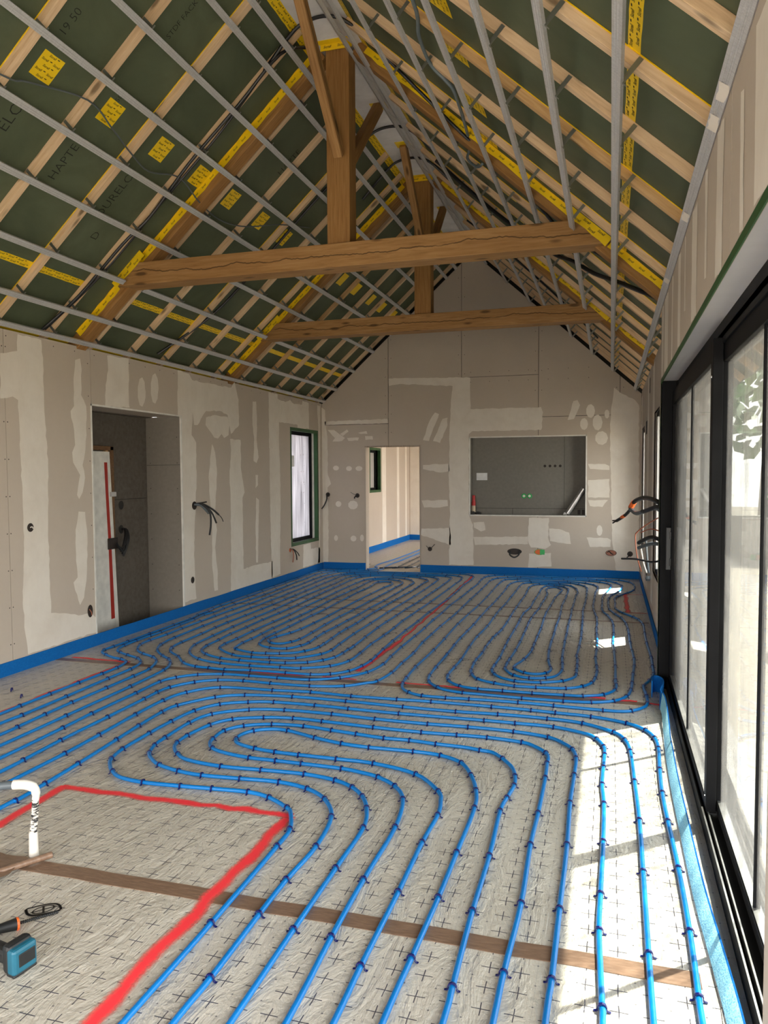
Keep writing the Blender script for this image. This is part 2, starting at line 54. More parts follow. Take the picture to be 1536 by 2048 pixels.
 'f6': [(-0.469,0.600,0),(-0.469,1.200,0),(-0.469,2.159,0),(-0.473,2.324,1),(-0.485,2.762,1),(-0.487,3.194,1),(-0.503,3.642,1),(-0.491,3.803,1),(-0.474,3.966,1),(-0.484,4.091,1),(-0.514,4.211,1),(-0.584,4.331,1),(-0.655,4.412,1),(-0.732,4.429,1),(-0.828,4.451,1),(-1.008,4.459,1),(-1.179,4.477,1),(-1.343,4.472,1),(-1.534,4.496,1),(-1.711,4.520,1),(-1.913,4.545,1),(-2.134,4.524,1),(-2.301,4.443,1),(-2.379,4.321,1),(-2.372,4.169,1),(-2.351,4.095,1),(-2.293,4.024,1),(-2.185,3.976,1),(-2.008,3.945,1),(-1.839,3.945,1),(-1.678,3.943,1),(-1.433,3.938,1),(-1.312,3.916,1),(-1.201,3.879,1),(-1.080,3.788,1),(-0.996,3.642,1),(-0.951,3.339,1),(-0.951,2.861,1),(-0.942,2.463,1),(-0.924,2.027,0),(-0.924,1.200,0),(-0.924,0.600,0)],
 'f7': [(-0.644,0.600,0),(-0.644,1.200,0),(-0.644,2.108,0),(-0.637,2.428,1),(-0.629,2.816,1),(-0.628,3.182,1),(-0.629,3.642,1),(-0.657,3.850,1),(-0.717,4.042,1),(-0.802,4.202,1),(-0.940,4.283,1),(-1.110,4.301,1),(-1.384,4.294,1),(-1.567,4.311,1),(-1.763,4.362,1),(-1.981,4.439,1),(-2.104,4.432,1),(-2.195,4.373,1),(-2.236,4.290,1),(-2.230,4.206,1),(-2.183,4.142,1),(-2.042,4.089,1),(-1.901,4.070,1),(-1.746,4.065,1),(-1.511,4.064,1),(-1.283,4.059,1),(-1.012,3.974,1),(-0.844,3.786,1),(-0.806,3.670,1),(-0.787,3.516,1),(-0.795,3.230,1),(-0.790,2.810,1),(-0.790,2.339,1),(-0.786,2.067,0),(-0.786,1.200,0),(-0.786,0.600,0)],
}
FILL_LEFT = [
 [(5.112,2.668),(5.300,2.713),(5.311,2.856),(5.587,2.852),(5.607,2.593),(5.602,2.330),(5.629,1.753),(5.609,1.241),(5.610,0.811),(5.614,0.431),(6.028,0.338),(6.158,0.333),(6.245,0.263),(6.240,0.131),(5.887,0.133),(5.321,0.123),(5.294,0.320),(5.279,0.676),(5.316,1.144),(5.303,1.818),(5.294,2.302),(5.234,2.326),(5.097,2.297)],
 [(6.024,2.739),(6.094,2.763),(6.112,2.657),(6.095,2.421),(6.163,2.323),(6.159,2.048),(6.131,1.880),(6.091,1.761),(6.122,1.642),(6.080,1.500),(6.029,1.440),(6.002,1.479),(6.052,1.666),(5.959,1.783),(5.949,1.876),(5.993,1.947),(5.984,2.086),(5.948,2.199),(5.943,2.259),(5.993,2.309),(5.994,2.504)],
 [(6.017,1.323),(6.109,1.314),(6.131,1.140),(6.129,0.899),(6.105,0.662),(6.063,0.499),(6.003,0.437),(5.939,0.590),(5.921,0.663),(5.979,0.703),(5.966,0.917),(5.968,1.152)],
 [(6.498,2.849),(6.850,2.869),(6.840,2.389),(6.848,2.364),(6.448,2.347),(6.464,2.555),(6.509,2.708)],
 [(7.139,2.553),(7.118,2.448),(7.072,2.390),(7.025,2.405),(6.996,2.485),(7.000,2.593),(7.035,2.680),(7.084,2.704),(7.125,2.655)],
 [(7.386,2.616),(7.364,2.505),(7.316,2.443),(7.266,2.458),(7.236,2.543),(7.240,2.658),(7.276,2.750),(7.328,2.777),(7.372,2.724)],
 [(7.780,2.869),(8.029,2.854),(8.094,2.791),(8.773,2.793),(9.068,2.805),(9.168,2.888),(9.273,2.660),(9.277,2.325),(9.047,2.194),(8.960,2.437),(8.762,2.474),(8.410,2.447),(8.202,2.262),(8.121,2.258),(8.092,2.405),(8.060,2.135),(8.160,2.049),(8.155,1.597),(8.122,1.296),(8.088,0.995),(8.066,0.695),(8.080,0.451),(8.095,0.205),(8.105,0.161),(7.834,0.157),(7.844,1.366),(7.845,2.299),(7.762,2.363)],
 [(8.544,2.045),(8.616,1.940),(8.658,1.687),(8.624,1.433),(8.589,1.149),(8.633,0.955),(8.575,0.737),(8.629,0.443),(8.633,0.185),(8.543,0.186),(8.492,0.523),(8.507,0.964),(8.470,1.344),(8.443,1.625),(8.502,1.906)],
 [(8.407,2.367),(8.632,2.413),(8.959,2.411),(9.010,2.310),(8.978,2.177),(8.856,2.133),(8.792,2.182),(8.699,2.120),(8.597,2.128),(8.475,2.216),(8.392,2.273)],
 [(9.018,2.127),(9.313,2.125),(9.315,1.720),(9.407,1.413),(9.346,1.346),(9.344,0.368),(9.695,0.381),(10.274,0.365),(10.265,0.067),(8.977,0.093),(8.998,0.729),(9.004,1.324),(8.988,1.654),(9.040,1.983)],
 [(9.690,2.676),(9.800,2.686),(9.823,2.428),(9.799,2.145),(9.854,1.899),(9.788,1.820),(9.695,1.847),(9.720,2.142),(9.680,2.349)],
 [(9.751,1.651),(9.831,1.650),(9.826,1.508),(9.745,1.467)],
 [(9.757,1.333),(9.851,1.294),(9.822,0.867),(9.791,0.405),(9.728,0.413),(9.726,0.874)],
 [(10.223,2.045),(10.556,2.055),(10.585,1.799),(10.587,1.268),(10.546,0.509),(10.553,0.142),(10.232,0.131),(10.240,0.369),(10.220,0.838),(10.218,1.355)],
 [(10.214,2.860),(10.527,2.854),(10.525,2.794),(10.798,2.766),(10.990,2.814),(11.145,2.765),(11.470,2.784),(11.492,2.843),(11.747,2.832),(11.757,2.405),(11.274,2.395),(11.275,2.442),(10.568,2.446),(10.556,2.055),(10.206,2.044)],
 [(12.127,2.831),(12.267,2.826),(12.193,0.120),(12.100,0.122),(12.157,0.522),(12.183,2.325)],
 [(11.467,0.500),(11.770,0.505),(11.789,0.403),(12.061,0.402),(12.201,0.388),(12.194,0.129),(11.436,0.134)]]
FILL_BACK = [
 [(-4.814,2.816),(-4.741,2.762),(-4.725,2.547),(-4.700,2.244),(-4.697,1.639),(-4.643,1.483),(-4.708,1.422),(-4.696,0.770),(-4.700,0.333),(-4.703,0.113),(-4.843,0.109)],
 [(-4.752,2.564),(-3.616,2.579),(-3.607,2.511),(-3.926,2.502),(-4.286,2.510),(-4.743,2.504)],
 [(-4.698,2.417),(-4.578,2.414),(-4.379,2.273),(-4.434,2.223),(-4.608,2.217),(-4.561,2.276)],
 [(-4.469,2.343),(-4.341,2.418),(-4.314,2.383),(-4.415,2.308)],
 [(-4.342,2.272),(-4.125,2.277),(-4.143,2.226),(-4.315,2.221)],
 [(-4.142,2.354),(-3.989,2.385),(-3.972,2.333),(-4.088,2.336)],
 [(-4.017,2.300),(-3.883,2.298),(-3.874,2.238),(-4.008,2.232)],
 [(-4.493,1.759),(-4.506,1.731),(-4.539,1.717),(-4.576,1.722),(-4.600,1.745),(-4.600,1.775),(-4.575,1.797),(-4.538,1.802),(-4.505,1.787)],
 [(-4.256,1.749),(-4.269,1.721),(-4.301,1.707),(-4.338,1.712),(-4.362,1.735),(-4.361,1.764),(-4.337,1.787),(-4.300,1.791),(-4.268,1.776)],
 [(-4.066,1.747),(-4.081,1.720),(-4.118,1.706),(-4.161,1.711),(-4.189,1.734),(-4.188,1.763),(-4.160,1.785),(-4.118,1.790),(-4.080,1.775)],
 [(-4.453,1.137),(-4.466,1.104),(-4.499,1.086),(-4.536,1.092),(-4.560,1.119),(-4.560,1.154),(-4.535,1.182),(-4.498,1.188),(-4.465,1.170)],
 [(-4.152,1.122),(-4.173,1.072),(-4.227,1.045),(-4.289,1.054),(-4.328,1.094),(-4.328,1.147),(-4.288,1.188),(-4.226,1.198),(-4.173,1.172)],
 [(-4.522,0.546),(-4.531,0.512),(-4.553,0.494),(-4.578,0.500),(-4.594,0.527),(-4.594,0.563),(-4.577,0.590),(-4.552,0.597),(-4.531,0.579)],
 [(-4.184,0.544),(-4.197,0.510),(-4.229,0.492),(-4.266,0.497),(-4.290,0.524),(-4.290,0.560),(-4.265,0.587),(-4.228,0.594),(-4.196,0.577)],
 [(-4.048,0.555),(-4.056,0.516),(-4.078,0.495),(-4.102,0.502),(-4.118,0.533),(-4.118,0.574),(-4.101,0.606),(-4.077,0.614),(-4.056,0.594)],
 [(-3.594,3.256),(-2.500,3.228),(-2.210,3.216),(-2.202,2.705),(-1.480,2.700),(-1.069,2.704),(-1.038,2.616),(-1.060,2.339),(-2.168,2.346),(-2.226,2.299),(-2.234,0.986),(-2.159,0.806),(-2.151,0.145),(-2.562,0.133),(-2.544,1.133),(-2.569,1.630),(-2.551,2.042),(-2.551,2.371),(-2.525,2.862),(-2.500,3.089),(-2.964,3.123),(-3.394,3.157),(-3.586,3.131)],
 [(-3.001,2.214),(-2.898,2.196),(-2.796,2.459),(-2.727,2.638),(-2.795,2.665),(-2.880,2.543)],
 [(-2.830,2.195),(-2.711,2.160),(-2.585,2.454),(-2.584,2.577),(-2.669,2.554)],
 [(-3.002,1.798),(-2.560,1.819),(-2.552,1.696),(-2.712,1.672),(-3.002,1.732)],
 [(-3.030,1.205),(-2.586,1.215),(-2.578,1.116),(-2.713,1.090),(-2.987,1.088)],
 [(-3.031,0.735),(-2.544,0.751),(-2.528,0.618),(-2.528,0.468),(-3.040,0.625)],
 [(-2.151,0.608),(-1.265,0.633),(-1.265,0.511),(-2.126,0.476)],
 [(-1.250,0.932),(-0.935,0.936),(-0.949,0.623),(-0.901,0.503),(-0.995,0.437),(-1.217,0.456),(-1.273,0.576)],
 [(-1.248,0.358),(-0.900,0.375),(-0.891,0.158),(-1.263,0.130)],
 [(-0.934,0.767),(-0.778,0.762),(-0.622,0.709),(-0.590,0.526),(-0.722,0.539),(-0.917,0.567)],
 [(-0.353,0.634),(-0.035,0.632),(0.018,0.602),(0.011,0.492),(-0.299,0.485)],
 [(-2.151,0.847),(-1.978,0.858),(-1.953,0.727),(-2.027,0.701),(-2.143,0.765)],
 [(-0.111,0.749),(-0.121,0.693),(-0.148,0.663),(-0.179,0.673),(-0.199,0.718),(-0.200,0.777),(-0.180,0.823),(-0.150,0.833),(-0.122,0.804)],
 [(0.040,2.970),(0.129,2.890),(0.351,2.768),(0.410,2.690),(0.439,0.120),(0.097,0.125),(0.033,0.602),(0.009,1.540),(-0.013,2.239),(-0.001,2.625)],
 [(-0.657,2.487),(-0.558,2.500),(-0.468,2.717),(-0.507,2.796),(-0.568,2.782)],
 [(-0.240,2.617),(-0.256,2.547),(-0.296,2.511),(-0.342,2.525),(-0.372,2.583),(-0.372,2.658),(-0.343,2.714),(-0.297,2.725),(-0.257,2.687)],
 [(-0.023,2.564),(-0.031,2.520),(-0.053,2.496),(-0.078,2.505),(-0.095,2.542),(-0.096,2.590),(-0.080,2.626),(-0.054,2.633),(-0.032,2.609)],
 [(-0.344,2.417),(-0.358,2.357),(-0.394,2.326),(-0.435,2.338),(-0.462,2.388),(-0.462,2.452),(-0.436,2.500),(-0.395,2.511),(-0.359,2.478)],
 [(-0.126,2.435),(-0.143,2.356),(-0.187,2.314),(-0.238,2.330),(-0.272,2.396),(-0.272,2.481),(-0.240,2.546),(-0.189,2.559),(-0.145,2.515)],
 [(-0.042,2.193),(-0.064,2.124),(-0.121,2.087),(-0.187,2.101),(-0.231,2.159),(-0.231,2.234),(-0.189,2.290),(-0.123,2.302),(-0.065,2.263)],
 [(-0.339,1.792),(-0.083,1.790),(-0.016,1.758),(-0.015,1.696),(-0.308,1.713)],
 [(-0.337,1.541),(-0.014,1.556),(-0.011,1.267),(-0.335,1.266)],
 [(-0.335,1.226),(-0.033,1.228),(-0.115,1.118),(-0.304,1.132)]]
from mathutils.geometry import tessellate_polygon
# ---------------------------------------------------------------- helpers
WM = {}                                         # world matrix of every object, kept by hand
def place(o, M=None, parent=None):
    M = M or Matrix.Identity(4)
    WM[o] = M
    if parent is not None:
        o.parent = parent; o.matrix_basis = WM[parent].inverted() @ M
    else:
        o.matrix_basis = M
    col.objects.link(o)
    return o
def tag(o, label=None, cat=None, group=None, kind=None):
    if label: o['label'] = label
    if cat: o['category'] = cat
    if group: o['group'] = group
    if kind: o['kind'] = kind
    return o
def empty(name, loc=(0, 0, 0)):
    o = bpy.data.objects.new(name, None); o.empty_display_size = 0.1
    return place(o, Matrix.Translation(loc))
class MB:
    """collects vertices and faces for ONE mesh object"""
    def __init__(s): s.v = []; s.f = []
    def add(s, v, f):
        n = len(s.v); s.v += [tuple(p) for p in v]; s.f += [tuple(i + n for i in q) for q in f]; return s
    def box(s, x0, x1, y0, y1, z0, z1, M=None):
        v = [(x0, y0, z0), (x1, y0, z0), (x1, y1, z0), (x0, y1, z0), (x0, y0, z1), (x1, y0, z1), (x1, y1, z1), (x0, y1, z1)]
        if M is not None: v = [M @ Vector(p) for p in v]
        return s.add(v, [(0, 3, 2, 1), (4, 5, 6, 7), (0, 1, 5, 4), (1, 2, 6, 5), (2, 3, 7, 6), (3, 0, 4, 7)])
    def prism(s, poly, fn, d0, d1):
        """poly in 2D, extruded between d0 and d1; fn(a, b, d) gives the 3D point"""
        n = len(poly); v = [fn(a, b, d0) for a, b in poly] + [fn(a, b, d1) for a, b in poly]
        f = [tuple(range(n))[::-1], tuple(range(n, 2 * n))] + [(i, (i + 1) % n, n + (i + 1) % n, n + i) for i in range(n)]
        return s.add(v, f)
    def tube(s, pts, r, n=8, caps=True):
        pts = [Vector(p) for p in pts]; rs = r if isinstance(r, (list, tuple)) else [r] * len(pts)
        t0 = (pts[1] - pts[0]).normalized()
        nrm = t0.orthogonal().normalized(); base = len(s.v)
        for i, p in enumerate(pts):
            t = (pts[min(i + 1, len(pts) - 1)] - pts[max(i - 1, 0)])
            if t.length < 1e-9: t = t0
            t.normalize(); nrm = (nrm - t * nrm.dot(t))
            if nrm.length < 1e-6: nrm = t.orthogonal()
            nrm.normalize(); b = t.cross(nrm)
            for k in range(n):
                a = 2 * math.pi * k / n
                s.v.append(tuple(p + (nrm * math.cos(a) + b * math.sin(a)) * rs[i]))
        for i in range(len(pts) - 1):
            for k in range(n):
                k2 = (k + 1) % n
                s.f.append((base + i * n + k, base + i * n + k2, base + (i + 1) * n + k2, base + (i + 1) * n + k))
        if caps:
            s.f.append(tuple(base + k for k in range(n))[::-1]); e = base + (len(pts) - 1) * n
            s.f.append(tuple(e + k for k in range(n)))
        return s
    def lathe(s, prof, M=None, n=16):
        base = len(s.v)
        for r, z in prof:
            for k in range(n):
                a = 2 * math.pi * k / n; p = Vector((r * math.cos(a), r * math.sin(a), z))
                s.v.append(tuple(M @ p if M is not None else p))
        for i in range(len(prof) - 1):
            for k in range(n):
                k2 = (k + 1) % n
                s.f.append((base + i * n + k, base + i * n + k2, base + (i + 1) * n + k2, base + (i + 1) * n + k))
        s.f.append(tuple(base + k for k in range(n))[::-1]); e = base + (len(prof) - 1) * n
        s.f.append(tuple(e + k for k in range(n)))
        return s
    def mesh(s, name, mat, smooth=False):
        me = bpy.data.meshes.new(name); me.from_pydata(s.v, [], s.f); me.update()
        if mat: me.materials.append(M_[mat] if isinstance(mat, str) else mat)
        if smooth:
            for p in me.polygons: p.use_smooth = True
            try: me.set_sharp_from_angle(angle=math.radians(42))
            except Exception: pass
        return me
    def build(s, name, mat, parent=None, M=None, smooth=False, origin=None, bevel=0):
        """verts are world coordinates unless M is given; the origin goes to the base centre"""
        if M is None:
            if origin is None:
                xs, ys, zs = zip(*s.v); origin = ((min(xs) + max(xs)) / 2, (min(ys) + max(ys)) / 2, min(zs))
            s.v = [(x - origin[0], y - origin[1], z - origin[2]) for x, y, z in s.v]
            M = Matrix.Translation(origin)
        o = bpy.data.objects.new(name, s.mesh(name, mat, smooth))
        if bevel:
            b = o.modifiers.new('edge', 'BEVEL'); b.width = bevel; b.segments = 2; b.limit_method = 'ANGLE'
        return place(o, M, parent)
def catmull(P, k=4):
    P = [Vector(p) for p in P]; out = []
    for i in range(len(P) - 1):
        p0 = P[max(i - 1, 0)]; p1 = P[i]; p2 = P[i + 1]; p3 = P[min(i + 2, len(P) - 1)]
        for j in range(k):
            t = j / k
            out.append(0.5 * ((2 * p1) + (p2 - p0) * t + (2 * p0 - 5 * p1 + 4 * p2 - p3) * t * t + (3 * p1 - p0 - 3 * p2 + p3) * t ** 3))
    out.append(P[-1]); return out
def basis(origin, x, y, z):
    x, y, z = Vector(x).normalized(), Vector(y).normalized(), Vector(z).normalized()
    return Matrix(((x.x, y.x, z.x, origin[0]), (x.y, y.y, z.y, origin[1]), (x.z, y.z, z.z, origin[2]), (0, 0, 0, 1)))
# ---------------------------------------------------------------- materials
M_ = {}
class NT:
    def __init__(s, name):
        s.m = bpy.data.materials.new(name); s.m.use_nodes = True; s.t = s.m.node_tree; s.n = s.t.nodes
        s.b = s.n['Principled BSDF']; s.out = s.n['Material Output']; M_[name] = s.m
    def new(s, t, **kw):
        n = s.n.new(t)
        for k, v in kw.items(): setattr(n, k, v)
        return n
    def lk(s, a, b): s.t.links.new(a, b)
    def set(s, **kw):
        for k, v in kw.items():
            i = s.b.inputs[k.replace('_', ' ')]
            i.default_value = (*v, 1) if isinstance(v, tuple) and len(v) == 3 else v
        return s
    def coord(s, kind='Object', scale=(1, 1, 1)):
        mp = s.new('ShaderNodeMapping'); mp.inputs['Scale'].default_value = scale
        if kind == 'World': s.lk(s.new('ShaderNodeNewGeometry').outputs['Position'], mp.inputs[0])
        else: s.lk(s.new('ShaderNodeTexCoord').outputs[kind], mp.inputs[0])
        return mp.outputs[0]
    def noise(s, vec, scale=5, detail=4, rough=0.55, dist=0):
        n = s.new('ShaderNodeTexNoise'); n.inputs['Scale'].default_value = scale; n.inputs['Detail'].default_value = detail
        n.inputs['Roughness'].default_value = rough; n.inputs['Distortion'].default_value = dist
        if vec is not None: s.lk(vec, n.inputs['Vector'])
        return n.outputs['Fac']
    def ramp(s, fac, stops):
        r = s.new('ShaderNodeValToRGB'); e = r.color_ramp.elements
        while len(e) < len(stops): e.new(0.5)
        for k, (p, c) in enumerate(stops): e[k].position = p; e[k].color = (*c, 1) if len(c) == 3 else c
        s.lk(fac, r.inputs[0]); return r.outputs[0]
    def mix(s, fac, a, b, mode='MIX'):
        m = s.new('ShaderNodeMix', data_type='RGBA', blend_type=mode)
        for sock, v in ((m.inputs[0], fac), (m.inputs[6], a), (m.inputs[7], b)):
            if hasattr(v, 'is_linked') or isinstance(v, bpy.types.NodeSocket): s.lk(v, sock)
            else: sock.default_value = (*v, 1) if isinstance(v, tuple) and len(v) == 3 else v
        return m.outputs[2]
    def math(s, op, a, b=None, c=None):
        m = s.new('ShaderNodeMath', operation=op)
        for i, v in enumerate((a, b, c)):
            if v is None: continue
            if isinstance(v, bpy.types.NodeSocket): s.lk(v, m.inputs[i])
            else: m.inputs[i].default_value = v
        return m.outputs[0]
    def bump(s, h, strength=0.3, dist=0.02):
        b = s.new('ShaderNodeBump'); b.inputs['Strength'].default_value = strength; b.inputs['Distance'].default_value = dist
        s.lk(h, b.inputs['Height']); s.lk(b.outputs[0], s.b.inputs['Normal']); return b
    def color(s, sock): s.lk(sock, s.b.inputs['Base Color'])
def simple(name, c, rough=0.6, metal=0.0, var=0.12, scale=9, spec=0.5, bump=0.0):
    n = NT(name); n.set(Roughness=rough, Metallic=metal); n.b.inputs['Specular IOR Level'].default_value = spec
    f = n.noise(n.coord('Object'), scale, 4)
    n.color(n.ramp(f, [(0.3, tuple(x * (1 - var) for x in c)), (0.7, tuple(min(1, x * (1 + var)) for x in c))]))
    if bump: n.bump(n.noise(n.coord('Object'), scale * 8, 3), bump, 0.004)
    return n
# plasterboard and filler
def board_mat(name, base):
    n = NT(name); n.set(Roughness=0.88); n.b.inputs['Specular IOR Level'].default_value = 0.15
    w = n.coord('World')
    a = n.noise(w, 0.7, 4, 0.6); b = n.noise(w, 24, 3)
    rnd = n.new('ShaderNodeObjectInfo').outputs['Random']
    c = n.ramp(a, [(0.3, tuple(x * 0.93 for x in base)), (0.7, tuple(x * 1.05 for x in base))])
    c = n.mix(n.math('MULTIPLY', b, 0.12), c, (0.75, 0.7, 0.64))
    c = n.mix(n.math('MULTIPLY', rnd, 0.10), c, tuple(x * 0.8 for x in base))
    n.color(c); n.bump(b, 0.05, 0.002)
board_mat('board', (0.56, 0.485, 0.41))
board_mat('board_upper', (0.56, 0.485, 0.41))
board_mat('board_closet_shaded', (0.22, 0.195, 0.165))  # closet side board, its colour darkened to carry the recess shade
board_mat('board_shaded', (0.085, 0.070, 0.056))  # closet back boards, deeper shade of the recess put into the colour
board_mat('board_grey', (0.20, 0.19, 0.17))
n = NT('filler'); n.set(Roughness=0.82); n.b.inputs['Specular IOR Level'].default_value = 0.2
w = n.coord('World'); a = n.noise(w, 3.0, 5, 0.65, 0.4); st = n.noise(n.coord('World', (5, 5, 0.8)), 6, 3)
c = n.ramp(a, [(0.25, (0.74, 0.675, 0.595)), (0.55, (0.82, 0.765, 0.69)), (0.8, (0.86, 0.81, 0.74))])
n.color(n.mix(n.math('MULTIPLY', st, 0.25), c, (0.66, 0.6, 0.53))); n.bump(st, 0.12, 0.003)
simple('white_trim', (0.80, 0.78, 0.73), 0.6)
simple('white_paint', (0.62, 0.59, 0.59), 0.55, var=0.03)
simple('masonry', (0.42, 0.41, 0.40), 0.9, scale=3)
simple('dark_void', (0.03, 0.028, 0.025), 0.95)
simple('screed', (0.40, 0.38, 0.35), 0.9)
# woods: grain runs along local X
def wood(name, dark, mid, light, grain=1.0, knots=True, crack=False, rough=0.62):
    n = NT(name); n.set(Roughness=rough); n.b.inputs['Specular IOR Level'].default_value = 0.25
    o = n.new('ShaderNodeObjectInfo').outputs['Random']
    add = n.new('ShaderNodeVectorMath', operation='ADD'); mul = n.new('ShaderNodeVectorMath', operation='SCALE')
    mul.inputs[0].default_value = (17.3, 9.1, 5.7); n.lk(o, mul.inputs['Scale'])
    n.lk(n.new('ShaderNodeTexCoord').outputs['Object'], add.inputs[0]); n.lk(mul.outputs[0], add.inputs[1])
    mp = n.new('ShaderNodeMapping'); mp.inputs['Scale'].default_value = (1.1, 16 * grain, 16 * grain); n.lk(add.outputs[0], mp.inputs[0])
    g = n.noise(mp.outputs[0], 3.2, 6, 0.62, 0.6)
    mp2 = n.new('ShaderNodeMapping'); mp2.inputs['Scale'].default_value = (0.9, 3, 3); n.lk(add.outputs[0], mp2.inputs[0])
    big = n.noise(mp2.outputs[0], 1.6, 3)
    c = n.ramp(g, [(0.28, dark), (0.5, mid), (0.75, light)])
    c = n.mix(n.ramp(big, [(0.35, (0, 0, 0)), (0.75, (0.55, 0.55, 0.55))]), c, dark)
    c = n.mix(n.math('MULTIPLY', o, 0.22), c, mid)
    if knots:
        v = n.new('ShaderNodeTexVoronoi'); v.inputs['Scale'].default_value = 1.0
        mk = n.new('ShaderNodeMapping'); mk.inputs['Scale'].default_value = (2.6, 9, 9); n.lk(add.outputs[0], mk.inputs[0]); n.lk(mk.outputs[0], v.inputs['Vector'])
        c = n.mix(n.ramp(v.outputs['Distance'], [(0.10, (0.85, 0.85, 0.85)), (0.2, (0, 0, 0))]), c, tuple(x * 0.35 for x in dark))
    h = g
    if crack:
        sp = n.new('ShaderNodeSeparateXYZ'); n.lk(n.new('ShaderNodeTexCoord').outputs['Object'], sp.inputs[0])
        nx = n.noise(n.coord('Object', (1, 0.0, 0.0)), 1.3, 5, 0.6)
        off = n.math('MULTIPLY_ADD', nx, 0.22, -0.11)
        d = n.math('ABSOLUTE', n.math('SUBTRACT', sp.outputs['Z'], off))
        gate = n.ramp(n.noise(n.coord('Object', (1, 0, 0)), 2.7, 2), [(0.33, (0, 0, 0)), (0.45, (1, 1, 1))])
        k = n.math('MULTIPLY', n.ramp(d, [(0.0015, (1, 1, 1)), (0.0055, (0, 0, 0))]), gate)
        c = n.mix(k, c, (0.035, 0.018, 0.008)); h = n.math('SUBTRACT', g, k)
    n.color(c); n.bump(h, 0.25, 0.004)
wood('pine', (0.58, 0.38, 0.22), (0.76, 0.55, 0.345), (0.86, 0.67, 0.46), 1.0)
wood('pine_orange', (0.46, 0.26, 0.10), (0.64, 0.41, 0.20), (0.74, 0.52, 0.29), 1.0)
wood('oak', (0.20, 0.095, 0.028), (0.335, 0.175, 0.058), (0.43, 0.245, 0.095), 1.2, knots=False)
wood('oak_beam', (0.23, 0.115, 0.04), (0.365, 0.20, 0.075), (0.47, 0.285, 0.125), 1.0, knots=True, crack=True)
wood('door_wood', (0.12, 0.06, 0.03), (0.2, 0.11, 0.055), (0.26, 0.15, 0.08), 1.0, knots=False)
# roof sheathing
n = NT('sheathing'); n.set(Roughness=0.6); n.b.inputs['Specular IOR Level'].default_value = 0.3
w = n.coord('World'); a = n.noise(w, 1.6, 5, 0.6, 0.8); b = n.noise(w, 60, 2); c2 = n.noise(w, 0.9, 3, 0.5)
c = n.ramp(a, [(0.3, (0.068, 0.088, 0.050)), (0.55, (0.092, 0.115, 0.066)), (0.78, (0.125, 0.150, 0.092))])
c = n.mix(n.math('MULTIPLY', b, 0.25), c, (0.12, 0.13, 0.09)); n.color(c)
n.lk(n.ramp(c2, [(0.3, (0.75, 0.75, 0.75)), (0.7, (0.45, 0.45, 0.45))]), n.b.inputs['Roughness']); n.bump(b, 0.08, 0.002)
simple('tape_yellow', (0.90, 0.62, 0.012), 0.38, var=0.05, spec=0.4)
simple('print_black', (0.012, 0.012, 0.012), 0.6)
simple('board_print', (0.010, 0.012, 0.008), 0.8)
n = NT('membrane'); n.set(Roughness=0.55); w = n.coord('World'); a = n.noise(w, 5, 4, 0.5, 0.6); n.bump(a, 0.5, 0.03)
n.color(n.ramp(a, [(0.3, (0.66, 0.65, 0.66)), (0.7, (0.80, 0.79, 0.80))]))
n = NT('galvanised'); n.set(Metallic=0.35, Roughness=0.45); a = n.noise(n.coord('Object', (1, 12, 12)), 14, 3)
n.color(n.ramp(a, [(0.3, (0.52, 0.52, 0.53)), (0.7, (0.68, 0.68, 0.69))])); n.bump(a, 0.05, 0.001)
simple('hanger_steel', (0.30, 0.31, 0.28), 0.4, 0.8)
simple('dark_metal', (0.018, 0.018, 0.02), 0.42, 0.0, spec=0.5)
simple('black_frame', (0.009, 0.009, 0.010), 0.55, 0.0, spec=0.08)
simple('rail_alu', (0.78, 0.77, 0.74), 0.28, 0.9)
simple('cable_black', (0.012, 0.012, 0.013), 0.45)
simple('cable_grey', (0.10, 0.12, 0.135), 0.45)
simple('conduit_blue', (0.14, 0.18, 0.20), 0.5)
simple('copper_wire', (0.35, 0.11, 0.06), 0.4)
simple('orange', (0.85, 0.16, 0.03), 0.5)
simple('red_tape', (0.42, 0.020, 0.008), 0.5)
simple('green_tape', (0.020, 0.085, 0.022), 0.55)
simple('green_plastic', (0.01, 0.42, 0.09), 0.4)
simple('paper', (0.85, 0.85, 0.86), 0.8)
simple('can_red', (0.5, 0.02, 0.02), 0.35)
simple('can_cream', (0.62, 0.5, 0.36), 0.4)
simple('silver_film', (0.62, 0.62, 0.62), 0.3, 0.8)
simple('teal_plastic', (0.012, 0.11, 0.17), 0.42)
simple('black_rubber', (0.010, 0.011, 0.012), 0.55)
simple('box_dark', (0.03, 0.02, 0.016), 0.6)
n = NT('wrap_tape'); n.set(Roughness=0.6); a = n.noise(n.coord('World', (6, 6, 22)), 5, 4, 0.7)
n.color(n.ramp(a, [(0.47, (0.02, 0.02, 0.022)), (0.53, (0.75, 0.70, 0.62))]))
simple('masking', (0.78, 0.73, 0.66), 0.7)
